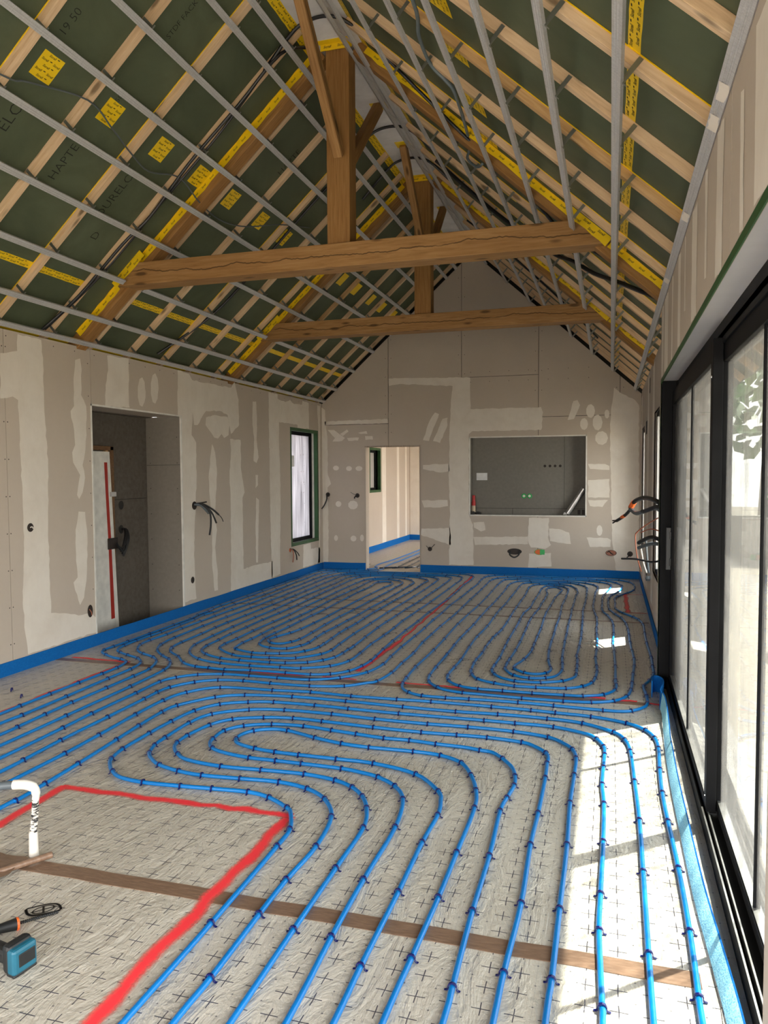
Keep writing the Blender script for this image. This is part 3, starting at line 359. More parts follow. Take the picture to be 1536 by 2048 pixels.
# heating pipes and clips
n = NT('pipe_blue'); n.set(Roughness=0.30); n.b.inputs['Specular IOR Level'].default_value = 0.5
a = n.noise(n.coord('World'), 2.5, 3); n.color(n.ramp(a, [(0.3, (0.000, 0.165, 0.52)), (0.7, (0.002, 0.20, 0.60))]))
simple('clip_blue', (0.003, 0.006, 0.10), 0.4)
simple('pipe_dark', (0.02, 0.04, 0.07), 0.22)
n = NT('edge_foam'); n.set(Roughness=0.8); n.b.inputs['Specular IOR Level'].default_value = 0.15
v = n.new('ShaderNodeTexVoronoi'); v.inputs['Scale'].default_value = 95; n.lk(n.coord('World'), v.inputs['Vector'])
c = n.ramp(v.outputs['Distance'], [(0.1, (0.004, 0.115, 0.40)), (0.75, (0.006, 0.145, 0.47))]); n.color(c); n.bump(v.outputs['Distance'], 0.3, 0.003)
n = NT('edge_foam_sunlit'); n.set(Roughness=0.8); v = n.new('ShaderNodeTexVoronoi'); v.inputs['Scale'].default_value = 130; n.lk(n.coord('World'), v.inputs['Vector'])  # lighter copy of the speckled foam, sunlight painted into its colour
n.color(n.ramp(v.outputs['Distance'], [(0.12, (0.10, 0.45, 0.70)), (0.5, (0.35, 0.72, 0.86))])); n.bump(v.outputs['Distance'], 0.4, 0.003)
# floor insulation foil with printed crosses, lines and dots
n = NT('foil'); n.b.inputs['Specular IOR Level'].default_value = 0.7
sp = n.new('ShaderNodeSeparateXYZ'); n.lk(n.new('ShaderNodeNewGeometry').outputs['Position'], sp.inputs[0])
wob = n.noise(n.coord('World'), 7.0, 2)
def cell(sock, phase, per=0.1034):
    t = n.math('DIVIDE', n.math('ADD', sock, -phase), per)
    t = n.math('ADD', t, n.math('MULTIPLY_ADD', wob, 0.10, -0.05))
    return n.math('SUBTRACT', n.math('FRACT', n.math('ADD', t, 0.5)), 0.5)        # -0.5 .. 0.5, zero on the cross
cx, cyy = cell(sp.outputs['X'], 0.040), cell(sp.outputs['Y'], 2.786)
ax, ay = n.math('ABSOLUTE', cx), n.math('ABSOLUTE', cyy)
def lt(a, v): return n.math('LESS_THAN', a, v)
arm1 = n.math('MULTIPLY', lt(ax, 0.017), lt(ay, 0.30)); arm2 = n.math('MULTIPLY', lt(ay, 0.019), lt(ax, 0.29))
cross = n.math('MAXIMUM', arm1, arm2)
hx, hy = n.math('SUBTRACT', 0.5, ax), n.math('SUBTRACT', 0.5, ay)
fine = n.math('MAXIMUM', lt(hx, 0.007), lt(hy, 0.007))
dot = lt(n.math('ADD', n.math('MULTIPLY', hx, hx), n.math('MULTIPLY', hy, hy)), 0.0010)
dirt = n.noise(n.coord('World'), 1.1, 5, 0.6); fl = n.noise(n.coord('World'), 38, 3)
c = n.ramp(dirt, [(0.3, (0.53, 0.485, 0.41)), (0.7, (0.62, 0.575, 0.50))])
c = n.mix(n.math('MULTIPLY', n.ramp(fl, [(0.5, (0, 0, 0)), (0.75, (1, 1, 1))]), 0.35), c, (0.66, 0.63, 0.57))
c = n.mix(n.math('MULTIPLY', fine, 0.30), c, (0.16, 0.16, 0.18))
c = n.mix(n.math('MULTIPLY', dot, 0.75), c, (0.06, 0.06, 0.08))
c = n.mix(n.math('MULTIPLY', cross, 0.93), c, (0.025, 0.025, 0.05)); n.color(c)
wr = n.noise(n.coord('World', (1.0, 0.32, 1)), 9, 5, 0.62, 1.2); wr2 = n.noise(n.coord('World'), 34, 3, 0.6, 0.5)
hgt = n.math('ADD', wr, n.math('MULTIPLY', wr2, 0.25)); n.bump(hgt, 0.75, 0.026)
n.lk(n.ramp(dirt, [(0.3, (0.26, 0.26, 0.26)), (0.7, (0.42, 0.42, 0.42))]), n.b.inputs['Roughness'])
n = NT('brown_tape'); n.set(Roughness=0.34); a = n.noise(n.coord('World', (2, 9, 1)), 9, 4)
n.color(n.ramp(a, [(0.3, (0.175, 0.105, 0.068)), (0.7, (0.26, 0.165, 0.11))])); n.bump(a, 0.3, 0.006)
# spray paint: soft edges come from the strip's own UV across its width
n = NT('spray_red'); n.set(Roughness=0.6)
uv = n.new('ShaderNodeUVMap'); sp = n.new('ShaderNodeSeparateXYZ'); n.lk(uv.outputs[0], sp.inputs[0])
d = n.math('ABSOLUTE', n.math('SUBTRACT', sp.outputs['Y'], 0.5))
gr = n.noise(n.coord('World'), 90, 2); big = n.noise(n.coord('World'), 6, 3)
edge = n.math('ADD', n.math('SUBTRACT', 0.5, d), n.math('MULTIPLY_ADD', gr, 0.16, -0.08)); edge = n.math('ADD', edge, n.math('MULTIPLY_ADD', big, 0.30, -0.15))
al = n.ramp(edge, [(0.14, (0, 0, 0)), (0.36, (1, 1, 1))])
n.color(n.ramp(edge, [(0.2, (0.95, 0.16, 0.13)), (0.4, (1.0, 0.045, 0.06))])); n.lk(al, n.b.inputs['Alpha'])
simple('marker', (0.012, 0.010, 0.010), 0.5)
n = NT('clear_film'); n.set(Roughness=0.25); n.color(n.ramp(n.noise(n.coord('World'), 20, 4), [(0.3, (0.55, 0.60, 0.68)), (0.7, (0.75, 0.78, 0.84))])); n.b.inputs['Alpha'].default_value = 0.55
# window glass: clear pane, mirror-like towards grazing, dusty
def glass(name, dirt_amt, tint=(0.96, 0.98, 0.97), dirt_col=(0.50, 0.48, 0.45)):
    n = NT(name); n.n.remove(n.b)
    tr = n.new('ShaderNodeBsdfTransparent'); tr.inputs[0].default_value = (*tint, 1)
    gl = n.new('ShaderNodeBsdfGlossy'); gl.inputs['Roughness'].default_value = 0.03; gl.inputs['Color'].default_value = (0.95, 0.96, 0.97, 1)
    df = n.new('ShaderNodeBsdfDiffuse'); tl = n.new('ShaderNodeBsdfTranslucent')
    for x in (df, tl): x.inputs[0].default_value = (*dirt_col, 1)
    dd = n.new('ShaderNodeMixShader'); dd.inputs[0].default_value = 0.5; n.lk(df.outputs[0], dd.inputs[1]); n.lk(tl.outputs[0], dd.inputs[2])
    ge = n.new('ShaderNodeNewGeometry'); dt = n.new('ShaderNodeVectorMath', operation='DOT_PRODUCT'); n.lk(ge.outputs['Incoming'], dt.inputs[0]); n.lk(ge.outputs['Normal'], dt.inputs[1])
    fr = n.math('MULTIPLY_ADD', n.math('POWER', n.math('SUBTRACT', 1.0, n.math('ABSOLUTE', dt.outputs['Value'])), 5.0), 0.95, 0.05)
    s1 = n.new('ShaderNodeMixShader'); n.lk(fr, s1.inputs[0]); n.lk(tr.outputs[0], s1.inputs[1]); n.lk(gl.outputs[0], s1.inputs[2])
    st = n.noise(n.coord('World', (1, 4, 0.35)), 3.5, 5, 0.65); bl = n.noise(n.coord('World'), 2.2, 5, 0.7, 1.5)
    mk = n.math('MULTIPLY_ADD', n.ramp(n.math('MULTIPLY', st, bl), [(0.14, (0, 0, 0)), (0.40, (1, 1, 1))]), dirt_amt, dirt_amt * .25)
    s2 = n.new('ShaderNodeMixShader'); n.lk(mk, s2.inputs[0]); n.lk(s1.outputs[0], s2.inputs[1]); n.lk(dd.outputs[0], s2.inputs[2])
    n.lk(s2.outputs[0], n.out.inputs[0])
glass('glass', 0.50, (0.80, 0.82, 0.80), (0.24, 0.235, 0.225)); glass('glass_clear', 0.08)
# pane covered by a grey protective sheet
n = NT('film_pane'); n.n.remove(n.b)
st = n.noise(n.coord('World', (1, 9, 0.5)), 2.2, 4, 0.6); cc = n.ramp(st, [(0.3, (0.34, 0.33, 0.35)), (0.5, (0.50, 0.49, 0.515)), (0.72, (0.68, 0.665, 0.70))])
tl = n.new('ShaderNodeBsdfTranslucent'); df = n.new('ShaderNodeBsdfDiffuse'); gl = n.new('ShaderNodeBsdfGlossy'); gl.inputs['Roughness'].default_value = 0.12
n.lk(cc, tl.inputs[0]); n.lk(cc, df.inputs[0]); m1 = n.new('ShaderNodeMixShader'); m1.inputs[0].default_value = 0.62; n.lk(df.outputs[0], m1.inputs[1]); n.lk(tl.outputs[0], m1.inputs[2])
m2 = n.new('ShaderNodeMixShader'); m2.inputs[0].default_value = 0.15; n.lk(m1.outputs[0], m2.inputs[1]); n.lk(gl.outputs[0], m2.inputs[2]); n.lk(m2.outputs[0], n.out.inputs[0])
# outdoors
simple('gravel', (0.26, 0.225, 0.175), 0.95, scale=40, var=0.35)
simple('render_wall', (0.22, 0.20, 0.17), 0.9, scale=4)
simple('brick_red', (0.40, 0.17, 0.10), 0.85, scale=14, var=0.3)
simple('bark', (0.10, 0.075, 0.05), 0.9)
n = NT('leaf'); n.set(Roughness=0.55); n.color(n.ramp(n.new('ShaderNodeObjectInfo').outputs['Random'], [(0.0, (0.05, 0.12, 0.02)), (1.0, (0.11, 0.20, 0.045))])); n.b.inputs['Transmission Weight'].default_value = 0.0
simple('concrete', (0.20, 0.195, 0.185), 0.9, scale=12)
# ---------------------------------------------------------------- roof frame of reference
T = 0.90; HY = math.hypot(1, T)
XL, XR, XN, YB, ZE = -4.80, 0.45, 0.364, 12.35, 2.86
U = {'L': Vector((1, 0, T)) / HY, 'R': Vector((-1, 0, T)) / HY}
N = {'L': Vector((-T, 0, 1)) / HY, 'R': Vector((T, 0, 1)) / HY}
YA = {'L': Vector((0, 1, 0)), 'R': Vector((0, -1, 0))}
O = {'L': Vector((XL, 0, ZE)), 'R': Vector((XR, 0, ZE))}
def sp_(side, s, y, off): return O[side] + U[side] * s + N[side] * off + Vector((0, y, 0))
def roof_box(name, side, s0, s1, y0, y1, o0, o1, mat, parent, bevel=0):
    """a straight member lying in a roof slope, grain along the slope"""
    c = sp_(side, (s0 + s1) / 2, (y0 + y1) / 2, (o0 + o1) / 2)
    M = basis(c, U[side], YA[side], N[side])
    a, b, d = (s1 - s0) / 2, (y1 - y0) / 2, (o1 - o0) / 2
    return MB().box(-a, a, -b, b, -d, d).build(name, mat, parent, M=M, bevel=bevel)
# ================================================================= SETTING
# floor: slab, then insulation mats with printed foil
floor = tag(MB().box(-8.0, 0.80, -2.5, 18.5, -0.30, -0.06).build('floor', 'screed'), 'insulated floor covered by grey printed foil mats', None, None, 'structure')
SEAMS = [-2.3, 2.60, 5.68, 8.77, 9.37, YB]
for a, b in zip(SEAMS[:-1], SEAMS[1:]):
    x1 = 0.60 if a < 6 else XR
    MB().box(XL, x1, a, b, -0.06, 0.0).build('insulation_mat', 'foil', floor)
MB().box(XL, 0.3, YB, 18.4, -0.06, 0.0).build('insulation_mat', 'foil', floor)
def strip_uv(pts, w, z, name, mat, parent):
    """a flat band along pts on the floor; UV y runs across its width"""
    P = [Vector((*p, 0)) for p in pts]; v = []; f = []
    for i, p in enumerate(P):
        t = (P[min(i + 1, len(P) - 1)] - P[max(i - 1, 0)]).normalized(); s = Vector((-t.y, t.x, 0)) * w / 2
        v += [tuple(p + s + Vector((0, 0, z))), tuple(p - s + Vector((0, 0, z)))]
    f = [(2 * i, 2 * i + 1, 2 * i + 3, 2 * i + 2) for i in range(len(P) - 1)]
    o = MB().add(v, f).build(name, mat, parent)
    uv = o.data.uv_layers.new(name='UVMap')
    for lp in o.data.loops:
        i = lp.vertex_index; uv.data[lp.index].uv = (i // 2 * 0.2, float(i % 2))
    return o
def wavy(p, q, n=14, amp=0.012):
    p, q = Vector(p), Vector(q); d = (q - p); s = Vector((-d.y, d.x)).normalized()
    return [tuple(p + d * (i / n) + s * random.uniform(-amp, amp)) for i in range(n + 1)]
for y, w, x0, x1 in ((2.60, 0.085, XL + .02, 0.30), (5.675, 0.075, XL + .02, 0.28), (8.77, 0.05, -4.7, 0.42), (9.37, 0.05, -4.7, 0.42)):
    m = MB(); k = 40
    v = []; f = []
    for i in range(k + 1):
        x = x0 + (x1 - x0) * i / k; dy = random.uniform(-.004, .004); zz = 0.0018 + random.uniform(0, .0012)
        v += [(x, y - w / 2 + dy, zz), (x, y + w / 2 + dy, zz), (x, y - w / 2 + dy, 0.0002), (x, y + w / 2 + dy, 0.0002)]
    for i in range(k):
        a = 4 * i; f += [(a, a + 4, a + 5, a + 1), (a + 2, a + 6, a + 4, a), (a + 1, a + 5, a + 7, a + 3)]
    m.add(v, f).build('seam_tape', 'brown_tape', floor)
_k = 0
for pts, w in ((wavy((-1.51, 1.2), (-1.49, 3.33), 20), .085), (wavy((-1.47, 3.34), (-2.80, 3.31), 16), .075), (wavy((-2.78, 3.33), (-2.80, 1.2), 18), .08),
               (wavy((-4.70, 5.76), (-4.08, 5.73), 8), .06), (wavy((-4.10, 5.75), (-4.10, 4.2), 14), .05), (wavy((-4.10, 4.2), (-4.10, 2.2), 12), .045),
               (wavy((-2.11, 12.10), (-2.03, 9.5), 14), .06), (wavy((-2.03, 9.5), (-1.99, 7.2), 12), .04), (wavy((-1.99, 7.2), (-2.03, 5.98), 10), .075),
               (wavy((-3.0, 5.735), (-2.40, 5.74), 8), .05), (wavy((-2.25, 5.74), (-1.95, 5.74), 5), .035), (wavy((-1.62, 5.735), (-1.1, 5.735), 8), .05), (wavy((-1.1, 5.735), (-.4, 5.73), 8), .035),
               (wavy((-.22, 5.74), (-.02, 5.74), 3), .06), (wavy((.06, 5.72), (.20, 5.72), 3), .06), (wavy((.28, 5.70), (.36, 5.69), 2), .06),
               (wavy((0.205, 10.72), (0.215, 9.36), 10), .075), (wavy((0.2, 10.73), (0.44, 10.73), 5), .035), (wavy((0.2, 9.34), (0.44, 9.34), 5), .03)):
    _k += 1; strip_uv(pts, w * 1.28, 0.0030 + _k * .00012, 'spray_line', 'spray_red', floor)
# walls built of plasterboard sheets -------------------------------------------------
def clip_poly(poly, a, b, c):
    """keep a*x+b*y<=c"""
    out = []
    for i in range(len(poly)):
        p, q = poly[i], poly[(i + 1) % len(poly)]
        dp, dq = a * p[0] + b * p[1] - c, a * q[0] + b * q[1] - c
        if dp <= 0: out.append(p)
        if (dp < 0 < dq) or (dq < 0 < dp):
            t = dp / (dp - dq); out.append((p[0] + t * (q[0] - p[0]), p[1] + t * (q[1] - p[1])))
    return out
def sheet_wall(parent, cols, rows, holes, fn, d0, d1, mat, clips=(), gap=0.0035):
    """one 'plasterboard' part per sheet; holes=(a0,a1,b0,b1)"""
    for ci in range(len(cols) - 1):
        rr = rows[ci] if isinstance(rows[0], (list, tuple)) else rows
        for ri in range(len(rr) - 1):
            a0, a1, b0, b1 = cols[ci] + gap, cols[ci + 1] - gap, rr[ri] + gap, rr[ri + 1] - gap
            aa = sorted({a0, a1, *[h for H in holes for h in H[:2] if a0 < h < a1]}); bb = sorted({b0, b1, *[h for H in holes for h in H[2:] if b0 < h < b1]})
            m = MB()
            for i in range(len(aa) - 1):
                for j in range(len(bb) - 1):
                    ca, cb = (aa[i] + aa[i + 1]) / 2, (bb[j] + bb[j + 1]) / 2
                    if any(H[0] < ca < H[1] and H[2] < cb < H[3] for H in holes): continue
                    poly = [(aa[i], bb[j]), (aa[i + 1], bb[j]), (aa[i + 1], bb[j + 1]), (aa[i], bb[j + 1])]
                    for cl in clips:
                        poly = clip_poly(poly, *cl)
                        if len(poly) < 3: break
                    if len(poly) >= 3: m.prism(poly, fn, d0, d1)
            if m.v: m.build('plasterboard', mat, parent)
def filler(parent, polys, fn, th=0.0012, jit=0.007):
    for P in polys:
        Q = []
        for i in range(len(P)):
            a, b = Vector(P[i]), Vector(P[(i + 1) % len(P)]); L = (b - a).length; k = max(1, int(L / 0.05))
            nrm = Vector((-(b - a).y, (b - a).x)).normalized() if L else Vector((0, 0))
            for j in range(k): Q.append(tuple(a + (b - a) * (j / k) + nrm * (random.uniform(-jit, jit) if j else 0)))
        tris = tessellate_polygon([[Vector((a, b_, 0)) for a, b_ in Q]])
        me = bpy.data.meshes.new('filler_patch'); me.from_pydata([fn(a, b_, -th) for a, b_ in Q], [], [tuple(t) for t in tris if len(set(t)) == 3]); me.update()
        me.materials.append(M_['filler']); o = bpy.data.objects.new('filler_patch', me); place(o, None, parent)
# left wall
wl_fn = lambda a, b, d: (XL - d, a, b)            # d>0 goes into the wall
W4 = (11.02, 12.11, 0.56, 2.35)                   # narrow window in the left wall
DOOR_L = (6.24, 7.83, 0.0, 2.34)
wall_left = tag(MB().box(-5.20, -4.93, -2.3, 6.24, -0.06, 2.70).box(-5.20, -4.93, 7.95, 11.0, -0.06, 2.70).box(-5.20, -4.93, 12.13, 18.5, -0.06, 2.70)
    .box(-5.20, -4.93, 11.0, 12.13, -0.06, 0.55).box(-5.20, -4.93, 11.0, 12.13, 2.37, 2.70).box(-5.20, -4.93, 6.24, 7.95, 2.37, 2.70).build('wall_left', 'masonry'), 'long plasterboard wall with filled joints and wide dark opening', None, None, 'structure')
sheet_wall(wall_left, [-2.3, -1.05, .19, 1.43, 2.67, 3.91, 5.15, 6.24, 7.83, 9.07, 10.31, 11.55, YB], [0.0, 2.875], [DOOR_L, W4], wl_fn, 0.0, 0.013, 'board')
MB().box(-4.93, -4.813, -2.3, 6.24, 0, 2.8).box(-4.93, -4.813, 7.86, 11.0, 0, 2.8).box(-4.93, -4.813, 12.13, YB, 0, 2.8).box(-4.93, -4.813, 11.0, 12.13, 2.37, 2.8).box(-4.93, -4.813, 11.0, 12.13, 0, .54).box(-4.93, -4.813, 6.24, 7.83, 2.36, 2.8).build('wall_framing', 'dark_void', wall_left)
filler(wall_left, FILL_LEFT, wl_fn)
m = MB()
for y0, y1, z0, z1 in ((6.225, 6.245, .1, 2.35), (7.825, 7.845, .1, 2.35), (6.225, 7.845, 2.335, 2.352)): m.box(-4.815, -4.7975, y0, y1, z0, z1)
m.build('corner_bead', 'white_trim', wall_left)
# shallow closet behind the left opening
hall = tag(MB().box(-5.37, -4.813, 7.83, 7.855, -0.06, 2.338).build('wall_closet', 'board_closet_shaded'), 'shade-darkened board side wall inside the left opening', None, None, 'structure')
MB().box(-5.33, -5.2705, 5.90, 7.829, 1.391, 2.338).build('plasterboard', 'board_shaded', hall); MB().box(-5.33, -5.2705, 5.90, 7.829, -0.06, 1.387).build('plasterboard', 'board_shaded', hall)
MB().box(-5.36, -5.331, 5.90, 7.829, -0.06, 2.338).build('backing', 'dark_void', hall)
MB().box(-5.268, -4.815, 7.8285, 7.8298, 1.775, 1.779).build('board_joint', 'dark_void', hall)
MB().box(-5.36, -4.813, 5.88, 5.90, -0.06, 2.338).box(-5.36, -5.2, 5.9, 7.86, 2.33, 2.45).build('plasterboard', 'board_shaded', hall)
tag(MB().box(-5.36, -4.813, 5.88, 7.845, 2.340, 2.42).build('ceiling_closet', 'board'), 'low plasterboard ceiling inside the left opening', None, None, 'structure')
# back wall with gable
wb_fn = lambda a, b, d: (a, YB + d, b)
DOOR_B = (-4.01, -3.06, 0.0, 2.11); NICHE = (-2.21, -0.37, 0.975, 2.24)
wall_back = tag(MB().box(XL, -4.05, YB + .02, YB + .14, 0, 2.6).box(-3.02, XR, YB + .28, YB + .38, 0, 2.6).box(-4.05, -3.02, YB + .02, YB + .14, 2.15, 2.6).build('wall_back', 'dark_void'), 'plasterboard gable wall with doorway and recessed niche', None, None, 'structure')
gc = [(-T, 1, ZE - T * XL), (T, 1, ZE + T * XR)]
sheet_wall(wall_back, [XL, -3.60, -2.35, -1.11, 0.13, XR], [[0, 2.50, 5.4], [0, 3.22, 5.4], [0, 2.55, 3.22, 5.4], [0, 2.55, 5.4], [0, 5.4]], [DOOR_B, NICHE], wb_fn, 0.0, 0.013, 'board', gc)
m = MB(); m.prism([(XL - .2, 2.4), (XR + .2, 2.4), (XR + .2, 2.83), (-1.99, 5.2), (-2.36, 5.2), (XL - .2, 2.83)], wb_fn, 0.16, 0.20); m.build('gable_backing', 'dark_void', wall_back)
filler(wall_back, FILL_BACK, wb_fn)
m = MB()
for a0, a1, b0, b1 in ((-2.225, -0.355, 2.232, 2.252), (-2.225, -0.355, 0.958, 0.978), (-2.225, -2.205, .96, 2.25), (-.375, -.355, .96, 2.25)): m.box(a0, a1, YB - .003, YB + .012, b0, b1)
m.build('corner_bead', 'white_trim', wall_back)
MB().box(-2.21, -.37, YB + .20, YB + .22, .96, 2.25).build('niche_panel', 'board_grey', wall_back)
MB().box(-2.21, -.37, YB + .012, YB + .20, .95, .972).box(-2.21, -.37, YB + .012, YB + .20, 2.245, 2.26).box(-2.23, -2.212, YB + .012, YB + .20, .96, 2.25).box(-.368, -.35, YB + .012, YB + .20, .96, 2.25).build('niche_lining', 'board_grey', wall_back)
MB().box(-2.21, -.37, YB + .1975, YB + .1998, 1.075, 1.08).box(-.715, -.711, YB + .1975, YB + .1998, 1.08, 2.24).box(-1.54, -1.535, YB + .1975, YB + .1998, .975, 1.075).build('board_joint', 'dark_void', wall_back)
m = MB()
for k in range(4): m.lathe([(.022, 0), (.022, .002)], basis((-1.02 + k * .081, YB + .1985, 1.767), (1, 0, 0), (0, 0, 1), (0, -1, 0)), 14)
m.build('knockout_ring', 'box_dark', wall_back)
def screws(parent, pts, fn, nrm):
    m = MB()
    for a_, b_ in pts:
        c = Vector(fn(a_, b_, 0)) + Vector(nrm) * .0004; x = Vector((0, 0, 1)).cross(Vector(nrm)); 
        m.add([tuple(c + x * (.006 * math.cos(t)) + Vector((0, 0, .006 * math.sin(t)))) for t in [k * math.pi / 3 for k in range(6)]], [tuple(range(6))])
    tag(m.build('screw_heads', 'box_dark', parent), None, None, None, 'stuff')
pts = []
for x in (-4.75, -3.65, -3.55, -2.40, -2.30, -1.16, -1.06, .08, .18):
    z = 2.35
    while z < min(ZE + T * (x - XL), ZE + T * (XR - x)) - .08: pts.append((x, z)); z += .31
for z in (3.14, 3.30): pts += [(-2.2 + .31 * k, z) for k in range(7)]
screws(wall_back, pts, wb_fn, (0, -1, 0))
pts = []
for y in (3.93, 5.13, 5.17, 6.20, 7.88, 9.05, 9.09, 10.29, 10.33, 11.53): pts += [(y, z) for z in [.25 + .31 * k for k in range(9)]]
pts += [(y, 2.82) for y in [3.5 + .28 * k for k in range(32)]]
screws(wall_left, pts, wl_fn, (1, 0, 0))
screws(hall, [(-4.86 - .09 * (k % 2) * 4, .3 + .3 * (k // 2)) for k in range(14)], lambda a_, b_, d: (a_, 7.8298 - d, b_), (0, -1, 0))
# doorway reveals in the back wall and the room beyond it
MB().box(-4.03, -4.01, YB + .0, YB + .16, .0, 2.11).box(-3.06, -3.04, YB, YB + .16, 0, 2.11).build('door_reveal', 'board', wall_back)
MB().box(-4.03, -3.04, YB, YB + .16, 2.11, 2.13).build('door_reveal', 'door_wood', wall_back)
far = tag(MB().box(-4.9, XL, YB + .16, 15.09, 0, 2.6).box(-4.9, XL, 15.82, 18.4, 0, 2.6).box(-4.9, XL, 15.09, 15.82, 0, 1.30).box(-4.9, XL, 15.09, 15.82, 2.16, 2.6).box(-4.9, .4, 18.3, 18.4, 0, 2.6).box(.3, .4, YB + .4, 14.2, 0, 2.6).box(.3, .4, 17.6, 18.4, 0, 2.6).box(.3, .4, 14.2, 17.6, 2.3, 2.6).box(.3, .4, 14.2, 17.6, 0, .1).build('wall_far_room', 'board'), 'plasterboard walls of the room seen through the doorway', None, None, 'structure')  # right-hand opening, out of view, is added to brighten this room
tag(MB().box(-5, .5, YB + .14, 18.5, 2.6, 2.7).build('ceiling_far_room', 'board'), 'flat ceiling of the room beyond the doorway', None, None, 'structure')
for y0, y1 in ((15.95, 16.25), (17.15, 17.35), (17.9, 18.05)): MB().box(-4.7985, XL, y0, y1, 0.1, 2.5).build('filler_patch', 'filler', far)
for x0, x1 in ((-4.78, -4.55),): MB().box(x0, x1, 18.297, 18.3, .1, 2.5).build('filler_patch', 'filler', far)
# right wall: far part, with two narrow windows; near part stands 9 cm proud and holds the big slider
wr_fn = lambda a, b, d: (XR + d, a, b)
WA, WB = (7.81, 8.74, 0.58, 2.30), (11.14, 12.08, 0.58, 2.30)
def hole_boxes(m, x0, x1, y0, y1, z0, z1, holes):
    ys = sorted({y0, y1, *[h for H in holes for h in H[:2]]}); zs = sorted({z0, z1, *[h for H in holes for h in H[2:]]})
    for i in range(len(ys) - 1):
        for j in range(len(zs) - 1):
            cy_, cz_ = (ys[i] + ys[i + 1]) / 2, (zs[j] + zs[j + 1]) / 2
            if not any(H[0] < cy_ < H[1] and H[2] < cz_ < H[3] for H in holes): m.box(x0, x1, ys[i], ys[i + 1], zs[j], zs[j + 1])
    return m
m = MB(); hole_boxes(m, XR + .02, 0.78, 6.2, 18.5, -.3, 2.50, [(7.81, 8.50, .58, 2.30), (11.14, 11.90, .58, 2.30), (14.2, 17.6, .1, 2.3)]); m.box(0.62, 0.78, 5.66, 6.2, -.3, 2.5); m.box(0.42, 0.78, -2.4, -2.05, -.3, 2.5).box(0.42, 0.78, 1.35, 1.95, -.3, 2.5).box(.62, .78, -2.05, 1.35, 2.38, 2.5); m.box(0.62, .78, 1.95, 5.66, 2.38, 2.5)
wall_right = tag(m.build('wall_right', 'masonry'), 'right hand wall with filled joints, narrow windows and wide sliding door', None, None, 'structure')
sheet_wall(wall_right, [6.2, 7.3, 8.54, 9.78, 11.02, YB], [0, 2.90], [WA, WB], wr_fn, 0, .013, 'board')
wn_fn = lambda a, b, d: (XN + d, a, b)
SL = (1.95, 6.2, -.2, 2.35)
sheet_wall(wall_right, [-2.3, -1.0, .24, 1.48, 2.72, 3.96, 5.2, 6.24], [-.06, 2.92], [(1.95, 6.2, -.2, 2.35), (-2.05, 1.35, -.2, 2.35)], wn_fn, 0, .013, 'board')  # second opening, unseen behind the camera, is added for more uplight
MB().box(XN, XR + .02, 6.22, 6.24, -.06, 2.92).build('wall_return', 'board', wall_right)
MB().box(XN + .013, .60, 1.95, 6.22, 2.351, 2.365).build('soffit_lining', 'white_paint', wall_right)
MB().box(XN + .013, .60, 1.93, 1.95, -.06, 2.351).build('jamb_lining', 'white_paint', wall_right)
MB().box(.38, .60, -2.3, 6.2, 2.366, 2.84).build('lintel', 'masonry', wall_right)
for y0, y1, z0, z1 in ((2.05, 2.28, 2.37, 2.86), (2.45, 2.52, 2.37, 2.8), (2.9, 3.08, 2.37, 2.9), (3.35, 3.42, 2.45, 2.9), (3.72, 3.95, 2.37, 2.9), (4.25, 4.33, 2.5, 2.9), (4.55, 4.72, 2.37, 2.9), (5.1, 5.2, 2.37, 2.9), (5.5, 5.85, 2.37, 2.9), (5.98, 6.16, 2.37, 2.9)):
    filler(wall_right, [[(y0, z0), (y1, z0 + .01), (y1 + random.uniform(-.03, .03), z1), (y0 + random.uniform(-.03, .03), z1 - .02)]], wn_fn)
for y0, y1, z0, z1 in ((6.9, 7.4, .2, 2.85), (8.7, 9.1, .2, 2.85), (9.9, 10.3, .2, 2.85), (12.0, 12.33, .15, 2.8)):
    filler(wall_right, [[(y0, z0), (y1, z0), (y1, z1), (y0, z1)]], wr_fn)
MB().box(XN - .0012, XN + .004, 1.95, 6.22, 2.337, 2.37).box(XN - .0005, XN + .012, 6.2, 6.222, -.05, 2.36).build('green_edge_tape', 'green_tape', wall_right)
m = MB().box(XR - .002, XR + .006, 10.4, 10.75, 2.16, 2.33).box(XR - .002, XR + .006, 10.0, 10.25, .34, .62).box(XR - .002, XR + .006, 9.75, 9.85, 2.62, 2.8)
m.build('wall_cutout', 'dark_void', wall_right)
# front wall behind the camera with a wide unseen opening added for fill light
m = MB()
m.box(XL - .4, -4.1, -2.5, -2.3, -.3, 2.9).box(-.30, .78, -2.5, -2.3, -.3, 2.9).box(-4.1, -.30, -2.5, -2.3, 2.35, 2.9)
m.prism([(XL - .1, 2.9), (XR + .1, 2.9), (-2.175, 5.25)], lambda a, b, d: (a, d, b), -2.5, -2.3)
tag(m.build('wall_front', 'board'), 'gable wall behind the viewer with wide opening added for fill light', None, None, 'structure')
